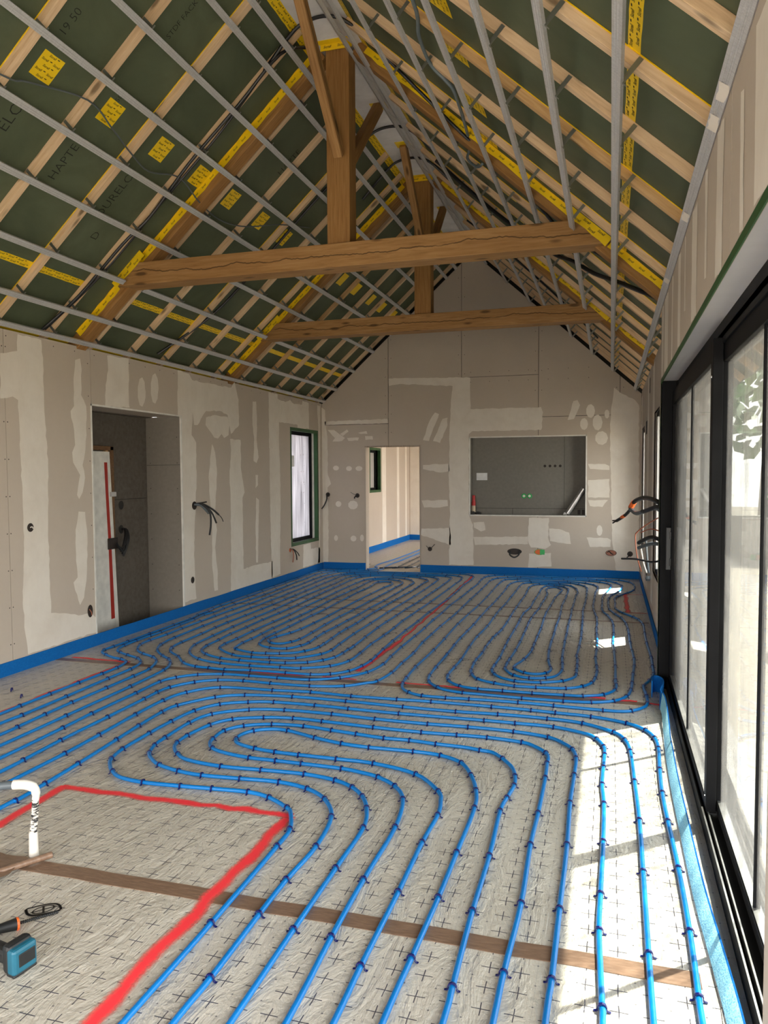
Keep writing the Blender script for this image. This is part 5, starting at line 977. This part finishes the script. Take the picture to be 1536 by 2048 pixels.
wall_box(lw(6.144, .355), LXn, 'tall socket box low on the wall left of the dark opening', [(((-.01, .02, 0), (.0, -.01, .015), (.01, -.04, .01)), .004, 'copper_wire')], w=.034, h=.055)
wall_box(lw(8.02, .398), LXn, 'low black socket box right of the dark opening', [(((0, 0, 0), (.01, 0, .012), (.0, -.015, .014)), .006, 'cable_black')], w=.036, h=.036)
wall_box(lw(8.09, 1.29), LXn, 'socket box with bundle of black cables sticking out beside the opening',
    [(((0, 0, 0), (.04, .01, .08), (.08, -.08, .16), (.09, -.22, .17), (.07, -.36, .16)), .012, 'cable_black'), (((.01, .01, 0), (.06, .0, .08), (.12, -.08, .16), (.17, -.22, .2)), .011, 'cable_black'),
     (((.0, .015, 0), (.06, .015, .08), (.15, -.05, .16), (.23, -.12, .2)), .012, 'cable_black'), (((.23, -.12, .2), (.28, -.16, .21), (.34, -.21, .2)), .005, 'cable_black'),
     (((0, .01, 0), (.04, .0, .07), (.10, -.10, .14)), .016, 'cable_grey'), (((.02, .02, .0), (.07, .03, .06), (.12, .04, .10)), .008, 'cable_black')], w=.05, h=.045)
wall_box(lw(10.92, .47), LXn, 'low socket box with orange and black wires below the green taped window',
    [(((0, 0, 0), (.01, 0, .04), (.0, -.08, .06), (-.01, -.19, .05)), .009, 'copper_wire'), (((0, 0, 0), (.03, 0, .05), (.06, -.08, .08), (.08, -.16, .08)), .009, 'cable_black'), (((0, .01, 0), (.03, .01, .05), (.09, -.05, .09), (.13, -.10, .10)), .008, 'cable_black')], w=.03, h=.03, mat='orange')
wall_box(bw(-4.70, 1.30), BY, 'socket box with hanging black cable beside the back corner', [(((0, 0, 0), (.01, .0, .08), (.03, -.08, .14), (-.01, -.18, .16), (-.06, -.24, .15)), .012, 'cable_black')], w=.035, h=.035)
wall_box(bw(-4.16, 1.285), BY, 'socket box with stub of cable just left of the doorway', [(((0, 0, 0), (-.02, -.02, .07), (-.03, -.05, .08)), .012, 'cable_black'), (((0, 0, 0), (-.05, .03, .08), (-.09, .06, .1)), .004, 'cable_grey')], w=.035, h=.035)
wall_box(bw(-2.886, .393), BY, 'round socket box with two thin wires right of the doorway', [(((0, 0, 0), (.05, .04, .06), (.1, .09, .08)), .005, 'cable_black'), (((0, 0, 0), (-.03, .03, .05), (-.05, .06, .06)), .004, 'cable_black')], w=.033, h=.033)
wall_box(bw(-1.48, .385), BY, 'wide socket box with looped cable below the niche', [(((-.07, 0, 0), (-.07, -.05, .05), (0, -.09, .06), (.07, -.05, .05), (.08, .01, .0)), .012, 'cable_black')], w=.105, h=.045)
e = wall_box(bw(-1.08, .385), BY, 'green and orange double socket box below the niche', [], w=.075, h=.042, mat='orange', ring='green_plastic')
MB().box(-1.075, -1.0, YB - .006, YB - .001, .345, .425).build('green_insert', 'green_plastic', e, bevel=.01)
wall_box(bw(0.02, .398), BY, 'brown oval socket box low on the right of the back wall', [(((-.05, .01, 0), (-.03, .03, .05), (.0, .0, .06), (.03, -.02, .02)), .008, 'cable_black')], w=.075, h=.042, mat='copper_wire')
wall_box(bw(.303, .389), BY, 'small round socket box next to the right back corner', [(((0, 0, 0), (-.02, -.03, .04), (-.05, -.05, .05)), .008, 'cable_black')], w=.038, h=.038)
# cables bursting from the right wall beyond the sliding door
e = tag(empty('cable_bundle', (XR, 8.9, 1.1)), 'bundle of black cables with orange tape sticking out of the right wall', 'cables')
def wire(p, r, mt, name='wire'): return MB().tube(catmull(p, 5), r, 8).build(name, mt, e, smooth=True)
wire([(XR, 7.35, 1.37), (.40, 7.5, 1.40), (.33, 7.9, 1.41), (.25, 8.2, 1.37), (.20, 8.3, 1.29)], .022, 'cable_black')
wire([(XR, 7.35, 1.31), (.40, 7.5, 1.33), (.34, 7.8, 1.29), (.26, 8.2, 1.24), (.20, 8.3, 1.29)], .022, 'cable_grey')
wire([(XR, 7.3, 1.34), (.41, 7.4, 1.345), (.33, 7.7, 1.29), (.30, 7.8, 1.28)], .018, 'cable_black')
wire([(.236, 8.25, 1.352), (.208, 8.30, 1.30)], .030, 'orange', 'orange_tape')
wire([(.20, 8.3, 1.27), (.15, 8.5, 1.20), (.07, 8.7, 1.13)], .017, 'cable_black'); wire([(.15, 8.5, 1.20), (.12, 8.58, 1.175)], .019, 'orange', 'orange_tape')
wire([(.08, 8.68, 1.14), (.03, 8.78, 1.10)], .008, 'cable_black'); wire([(.08, 8.68, 1.135), (.03, 8.8, 1.125)], .008, 'cable_black')
wire([(XR, 7.7, 1.02), (.38, 7.8, 1.03), (.30, 8.0, .97), (.28, 8.05, .95)], .020, 'cable_black'); wire([(XR, 7.75, .97), (.38, 7.85, .96), (.28, 8.05, .90)], .018, 'cable_grey')
wire([(XR, 7.8, 1.22), (.36, 7.95, 1.15), (.27, 8.1, 1.06), (.25, 8.15, 1.0), (.27, 8.2, .80), (.32, 8.4, .62)], .006, 'copper_wire')
wire([(XR, 7.7, 1.10), (.38, 7.8, 1.11), (.3, 8.0, 1.06)], .006, 'copper_wire')
wire([(XR, 7.6, .82), (.38, 7.7, .80), (.26, 8.0, .79), (.12, 8.2, .77)], .010, 'cable_black')
wire([(.30, 8.1, .92), (.33, 8.2, .75), (.37, 8.3, .62)], .007, 'masking'); wire([(.36, 8.3, .95), (.38, 8.4, .75), (.40, 8.45, .6)], .010, 'cable_grey')
MB().lathe([(.02, 0), (.03, .025), (.02, .05)], Matrix.Translation((.39, 8.4, .52)), 12).build('end_cap', 'cable_grey', e)
# ceiling cables ---------------------------------------------------------------
def ceil_cable(side, pts, r, mat, label, k=5):
    o = MB().tube(catmull([tuple(sp_(side, s, y, of)) for s, y, of in pts], k), r, 8).build('ceiling_cable', mat, None, smooth=True); tag(o, label, 'cable', 'cables on the roof timbers')
    return o
ceil_cable('L', [(1.70, 2.9, .03), (1.759, 3.81, .03), (1.81, 4.01, .045), (1.933, 4.454, .042), (1.87, 4.768, .03), (1.793, 5.084, .042), (1.754, 5.355, .04), (1.849, 5.68, .042), (1.779, 6.045, .0), (1.738, 6.501, .03), (1.816, 6.919, .042), (2.03, 7.37, .04), (2.2, 7.9, .045)], .006, 'cable_grey', 'thin grey cable drooping across the left roof slope, below the tape squares')
ceil_cable('L', [(.06, 5.60, .06), (.5, 5.655, .036), (1.1, 5.66, .034), (1.45, 5.70, .03), (2.0, 5.655, .036), (2.6, 5.66, .034), (3.1, 5.66, .04), (3.3, 5.9, .07)], .013, 'cable_black', 'thick black cable running up a left rafter to the ridge')
ceil_cable('L', [(.06, 5.64, .07), (.6, 5.70, .045), (1.0, 5.735, .05), (1.6, 5.72, .045), (2.4, 5.71, .04), (3.2, 5.62, .05)], .010, 'cable_black', 'thinner black cable beside the thick one up the left slope')
ceil_cable('L', [(.1, 7.35, .08), (.8, 7.60, .045), (1.6, 7.62, .04), (2.4, 7.60, .045), (3.1, 7.65, .06)], .014, 'cable_black', 'black cable up a left rafter between both trusses')
ceil_cable('R', [(3.0, 5.72, .06), (2.3, 5.98, .03), (1.7, 6.2, .02), (1.405, 6.223, .01), (1.187, 6.40, -.0), (.922, 6.40, .02), (.557, 6.237, .03), (.152, 6.056, .05)], .013, 'cable_black', 'black cable crossing above the near tie beam end on the right')
ceil_cable('R', [(3.05, 7.95, .05), (2.3, 8.0, .03), (1.7, 7.8, .02), (1.331, 7.616, .02), (1.077, 7.28, .02), (.832, 7.098, .02), (.55, 6.702, .02), (.166, 6.302, .04)], .019, 'cable_black', 'thick black cable sagging below the near tie beam on the right')
ceil_cable('R', [(2.21, 3.4, .04), (2.10, 4.23, .045), (2.20, 4.69, .04), (2.22, 5.06, .045), (2.1, 5.14, .042), (2.05, 5.3, .042), (2.15, 6.22, .045), (2.3, 6.76, .042), (2.2, 6.80, .045), (2.1, 6.6, .05)], .012, 'conduit_blue', 'blue grey conduit winding over the upper right rafters')
ceil_cable('R', [(3.1, 10.0, .04), (2.6, 9.9, .045), (2.0, 9.95, .04), (1.4, 10.3, .045), (.9, 10.9, .05)], .012, 'cable_black', 'black cable in the far right of the roof beyond both trusses')
for y, lab in ((5.62, 'black cable crossing the white ridge membrane at the near king post'), (7.55, 'black cable crossing the white ridge membrane between both trusses'), (8.35, 'black cable crossing the ridge just before the second truss')):
    o = MB().tube(catmull([(-2.75, y + .08, 4.80), (-2.45, y + .02, 5.06), (-2.3, y, 5.145), (-2.1, y - .02, 5.15), (-1.95, y + .05, 5.11), (-1.75, y + .15, 4.93)], 6), .014, 8).build('ceiling_cable', 'cable_black', None, smooth=True)
    tag(o, lab, 'cable', 'cables on the roof timbers')
# ================================================================= NICHE AND HALL CONTENTS
e = tag(empty('spray_can', (-2.16, YB + .10, .975)), 'red and cream spray can in the left corner of the niche', 'spray can')
Mx = Matrix.Translation((-2.165, YB + .09, .973))
MB().lathe([(.030, 0), (.033, .006), (.033, .205), (.026, .225)], Mx, 18).build('body', 'can_cream', e, smooth=True)
MB().lathe([(.0335, .15), (.0335, .205), (.027, .226)], Mx, 18).build('red_band', 'can_red', e, smooth=True)
MB().lathe([(.026, .225), (.026, .31), (.022, .318)], Mx, 18).build('cap', 'can_red', e, smooth=True)
e = tag(empty('cable_coil', (-2.08, YB + .07, .972)), 'small coil of black cable beside the spray can', 'cable coil')
MB().tube([(-2.10 + .05 * math.cos(a), YB + .08 + .05 * math.sin(a), .985 + .012 * a / 6) for a in [k * .5 for k in range(30)]], .008, 6).build('coil', 'cable_black', e, smooth=True)
MB().box(-2.205, -2.14, YB + .02, YB + .05, .973, 1.03).build('plug', 'black_rubber', e, bevel=.004)
tag(MB().box(-2.135, -1.955, YB + .1965, YB + .1985, 1.54, 1.66).build('paper_sheet', 'paper'), 'small white paper sheet fixed to the niche panel', 'paper')
for i, x in enumerate((-1.352, -1.262)):
    e = tag(empty('socket_box', (x, YB + .195, 1.28)), ('left green socket box in the middle of the niche', 'right green socket box in the middle of the niche')[i], 'socket box', 'green socket boxes')
    Mx = basis((x, YB + .199, 1.28), (1, 0, 0), (0, 0, 1), (0, -1, 0))
    MB().lathe([(.040, 0), (.040, .012), (.032, .014)], Mx, 18).build('rim', 'green_plastic', e, smooth=True)
    MB().lathe([(.022, .0135), (.020, .017)], Mx, 14).build('cap', 'white_trim', e, smooth=True)
e = tag(empty('foil_roll', (-.63, YB + .09, .975)), 'silver roll leaning in the right corner of the niche', 'foil roll')
p0, p1 = Vector((-.655, YB + .10, 1.005)), Vector((-.405, YB + .12, 1.40))
MB().tube([p0, p0 + (p1 - p0) * .5, p1], .042, 16).build('roll', 'silver_film', e, smooth=True)
MB().tube([p1 + (p1 - p0).normalized() * .001, p1 + (p1 - p0).normalized() * .004], .018, 12).build('core', 'box_dark', e)
MB().add([(-.655, YB + .06, 1.0), (-.70, YB + .05, 1.03), (-.72, YB + .05, .99), (-.66, YB + .05, .974)], [(0, 1, 2, 3)]).build('loose_end', 'silver_film', e)
e = tag(empty('socket_box', (-.44, YB + .19, 1.0)), 'dark rectangular cutout box at the niche bottom right', 'socket box')
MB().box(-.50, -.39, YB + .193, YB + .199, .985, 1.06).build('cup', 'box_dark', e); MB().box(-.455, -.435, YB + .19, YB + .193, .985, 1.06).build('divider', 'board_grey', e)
# closet: wooden frame, white panel with red tape, cables
e = tag(empty('door_frame', (-5.25, 6.9, 0)), 'dark wooden door frame inside the left opening', 'door frame')
MB().box(-5.269, -5.215, 7.075, 7.135, -.055, 1.975).build('post', 'door_wood', e, bevel=.004); MB().box(-5.269, -5.215, 6.0, 7.135, 1.93, 1.976).build('lintel', 'door_wood', e, bevel=.004); MB().box(-5.269, -5.24, 7.03, 7.074, -.055, 1.93).build('inner_post', 'pine_orange', e)
e = tag(empty('white_panel', (-5.22, 6.7, 0)), 'white panel with long red tape inside the left opening', 'panel')
MB().prism([(6.05, -.055), (7.12, -.055), (7.02, 1.915), (6.05, 1.915)], lambda a_, b_, d: (d, a_, b_), -5.212, -5.185).build('sheet', 'white_trim', e)
MB().prism([(6.925, 1.80), (6.975, 1.80), (6.985, 1.45), (7.01, 1.0), (7.045, .1), (6.985, .1), (6.965, .95), (6.945, 1.35)], lambda a_, b_, d: (d, a_, b_), -5.184, -5.182).build('red_tape', 'red_tape', e)
MB().box(-5.184, -5.16, 6.95, 7.10, .86, .98).build('dark_clamp', 'box_dark', e, bevel=.004); MB().box(-5.184, -5.165, 7.01, 7.10, 1.43, 1.48).build('white_clip', 'white_paint', e, bevel=.004)
wall_box((-5.269, 7.319, 1.326), LXn, 'upper round hole in the board inside the left opening', [], w=.04, h=.045, mat='dark_void')
e = wall_box((-5.269, 7.309, 1.054), LXn, 'lower hole inside the left opening with thick bundle of black cables', [], w=.04, h=.045, mat='dark_void')
for k in range(6):
    MB().tube(catmull([(-5.26, 7.31 + k * .004, 1.054), (-5.20, 7.315 - k * .006, 1.05), (-5.15, 7.28 - k * .014, .97), (-5.13, 7.22 - k * .02, .88 - .02 * (k % 3)), (-5.14, 7.16 - .022 * k, .77 + .03 * k)], 5), .012, 7).build('wire', 'cable_black', e, smooth=True)
# ================================================================= THINGS ON THE FLOOR, FRONT LEFT
e = tag(empty('wrapped_conduit', (-2.40, 2.66, 0)), 'black conduit wrapped in white tape rising from the floor and bending left', 'conduit')
base = Vector((-2.40, 2.66, .0))
st = [base, base + Vector((.0, .0, .10)), base + Vector((.012, .0, .2)), base + Vector((.018, 0, .268)), base + Vector((.012, -.005, .318)), base + Vector((-.02, -.02, .335))]
MB().tube(catmull([tuple(p) for p in st[:4]], 5), [.017] * 5 + [.0155] * 5 + [.0145] * 6, 12).build('upright', 'wrap_tape', e, smooth=True)
MB().tube([tuple(base), tuple(base + Vector((0, 0, .05))), tuple(base + Vector((0, 0, .115)))], [.021, .0195, .018], 12).build('tape_foot', 'masking', e, smooth=True)
MB().tube(catmull([tuple(base + Vector(q)) for q in ((.018, 0, .262), (.020, 0, .292), (.012, -.005, .316), (-.02, -.02, .33), (-.065, -.035, .33))], 5), [.0155] * 4 + [.018] * 6 + [.021] * 6 + [.021] * 5, 12).build('elbow', 'masking', e, smooth=True)
MB().tube(catmull([tuple(base + Vector(q)) for q in ((-.06, -.034, .33), (-.13, -.06, .324), (-.20, -.09, .298), (-.245, -.11, .272))], 5), .018, 12).build('arm', 'cable_grey', e, smooth=True)
MB().tube([tuple(base + Vector(q)) for q in ((-.22, -.10, .284), (-.26, -.115, .266), (-.34, -.15, .238))], [.022, .024, .021], 12).build('end_wrap', 'masking', e, smooth=True)
e = tag(empty('brown_sheet', (-2.5, 2.5, 0)), 'crumpled brown plastic sheet at the foot of the wrapped conduit', 'plastic sheet')
v = []; f = []; nx, ny = 14, 9
for i in range(nx + 1):
    for j in range(ny + 1):
        x = -3.0 + .62 * i / nx; y = 2.38 + .30 * j / ny - .10 * (i / nx - .5) - (.10 * (1 - i / nx))
        v.append((x, y, .006 + .022 * abs(math.sin(i * 1.3 + j * .8)) * (.3 + .7 * math.sin(math.pi * j / ny)) + random.uniform(0, .006)))
for i in range(nx):
    for j in range(ny): a = i * (ny + 1) + j; f.append((a, a + ny + 1, a + ny + 2, a + 1))
MB().add(v, f).build('sheet', 'brown_tape', e, smooth=True)
e = tag(empty('rolled_sheet', (-2.4, 2.5, 0)), 'thin brown rolled sheet edge lying beside the wrapped conduit', 'plastic roll')
MB().tube([(-2.72, 2.02, .018), (-2.52, 2.34, .020), (-2.31, 2.665, .022)], .014, 10).build('roll', 'brown_tape', e, smooth=True)
MB().tube([(-2.311, 2.663, .022), (-2.309, 2.667, .022)], .010, 10).build('core', 'box_dark', e)
# marker drawing on the foil: an eye with a cross
e = tag(empty('marker_drawing', (-2.07, 2.33, .003)), 'black marker drawing of an eye with a cross on the foil', 'drawing')
def pen(P, w=.006):
    P = [Vector((*p, .004)) for p in P]; v = []
    for i, p in enumerate(P):
        t = (P[min(i + 1, len(P) - 1)] - P[max(i - 1, 0)]).normalized(); s = Vector((-t.y, t.x, 0)) * w / 2; v += [tuple(p + s), tuple(p - s)]
    MB().add(v, [(2 * i, 2 * i + 1, 2 * i + 3, 2 * i + 2) for i in range(len(P) - 1)]).build('stroke', 'marker', e)
ex, ey = -2.070, 2.335
def ep(a, b): return (ex + a * .86 + b * .25, ey + a * .22 + b * .95)
for off in (0, .004): pen([ep(-.075 + .15 * k / 12, .045 * math.sin(math.pi * k / 12) + off) for k in range(13)]); pen([ep(-.075 + .15 * k / 12, -.045 * math.sin(math.pi * k / 12) - off) for k in range(13)], .008)
pen([ep(.034 * math.cos(k * .42), .034 * math.sin(k * .42)) for k in range(16)]); pen([ep(-.028, -.028), ep(.028, .028)]); pen([ep(-.028, .028), ep(.028, -.028)], .008)
# auger with orange-ringed handle
e = tag(empty('hand_auger', (-2.06, 2.25, .02)), 'black hand auger with orange ringed handle lying on the foil', 'hand tool')
a0, a1 = Vector((-1.998, 2.330, .010)), Vector((-2.075, 2.212, .020)); d = (a0 - a1)
MB().tube([tuple(a1 + d * (k / 40)) for k in range(41)], [(.0068 if k % 2 else .0046) for k in range(41)], 8).build('shaft', 'black_rubber', e)
h0, h1 = a1, a1 + (a1 - a0).normalized() * .14
hd = (h1 - h0).normalized()
MB().tube([tuple(h0), tuple(h0 + hd * .008)], .0225, 14).build('orange_ring', 'orange', e)
MB().tube([tuple(h0 + hd * q) for q in (.008, .025, .06, .10, .14)], [.022, .020, .017, .0185, .02], 14).build('handle', 'black_rubber', e, smooth=True)
# cordless tool, only its battery foot is in view
e = tag(empty('cordless_drill', (-1.93, 2.05, 0)), 'teal and black cordless drill battery foot at the left edge', 'cordless drill')
xb = Vector((.185, .983, 0)).normalized(); yb_ = Vector((-.983, .185, 0)); Mx = basis((-1.888, 2.022, .0), xb, yb_, (0, 0, 1))
def rbox(a0, a1, b0, b1, c0, c1, name, mat, bev): return MB().box(a0, a1, b0, b1, c0, c1).build(name, mat, e, M=Mx, bevel=bev)
rbox(-.046, .046, -.022, .018, .006, .094, 'battery', 'teal_plastic', .010)
rbox(-.047, .047, .0, .040, .004, .104, 'bumper', 'black_rubber', .014)
rbox(-.026, .036, -.0240, -.020, .030, .074, 'label_panel', 'black_rubber', .002)
rbox(-.045, .045, -.021, .02, .0, .012, 'base_pad', 'black_rubber', .005)
rbox(-.035, .010, .035, .15, .02, .075, 'handle', 'black_rubber', .016)
rbox(-.13, .0, .14, .21, .005, .08, 'motor_housing', 'teal_plastic', .02)
# two loose clips on the foil at the left
for i, (x, y) in enumerate(((-4.42, 4.72), (-4.22, 4.60))):
    o = bpy.data.objects.new('loose_clip', clip_mesh); place(o, basis((x, y, 0), (1, .4, 0), (-.4, 1, 0), (0, 0, 1)))
    tag(o, ('dark blue loose clip lying alone near the left wall', 'dark blue loose clip nearer the red sprayed line')[i], 'pipe clip', 'loose clips')
# ================================================================= OUTDOORS
tag(MB().box(.78, 40, -20, 45, -.5, -.28).build('ground', 'gravel'), 'pale gravel ground outside the sliding door', None, None, 'structure')
tag(MB().box(-45, 40, -60, -2.5, -.5, -.30).build('ground', 'gravel'), 'open ground in front of the house', None, None, 'structure')
def tree(x, y, h, r, label, n_=420):
    e = tag(empty('tree', (x, y, -.3)), label, 'tree', 'trees in the garden')
    MB().tube([(x, y, -.3), (x + .1, y, h * .4), (x, y + .1, h * .8)], [.16, .12, .04], 8).build('trunk', 'bark', e, smooth=True)
    m = MB()
    for _ in range(n_):
        while True:
            p = Vector((random.uniform(-1, 1), random.uniform(-1, 1), random.uniform(-1, 1)))
            if .35 < p.length < 1: break
        c = Vector((x + p.x * r, y + p.y * r, h * .68 + p.z * h * .36)); a = Vector((random.gauss(0, 1), random.gauss(0, 1), random.gauss(0, 1))).normalized() * r * .13; b = a.orthogonal().normalized() * r * .09
        m.add([tuple(c - a), tuple(c + b), tuple(c + a), tuple(c - b)], [(0, 1, 2, 3)])
    tag(m.build('foliage', 'leaf', e), None, None, None, 'stuff')
tree(4.2, 24, 6.2, 2.3, 'leafy green tree outside, seen at the glass right edge'); tree(9.4, 29, 7.0, 2.6, 'taller green tree behind the first, seen through the glass'); tree(15.2, 33, 6.5, 2.6, 'green tree furthest right outside')
tag(MB().box(2.2, 14, 17.0, 17.25, -.3, .75).build('garden_wall', 'render_wall'), 'low pale garden wall outside the sliding door', 'wall')
e = tag(empty('block_stack', (2.0, 8.6, -.3)), 'pallet of pale blocks outside the sliding door', 'blocks')
for i in range(3):
    for j in range(3):
        for k in range(2): MB().box(1.75 + i * .42, 2.15 + i * .42, 8.2 + j * .27, 8.45 + j * .27, -.28 + k * .22, -.07 + k * .22).build('block', 'concrete' if (i + j + k) % 3 else 'brick_red', e)
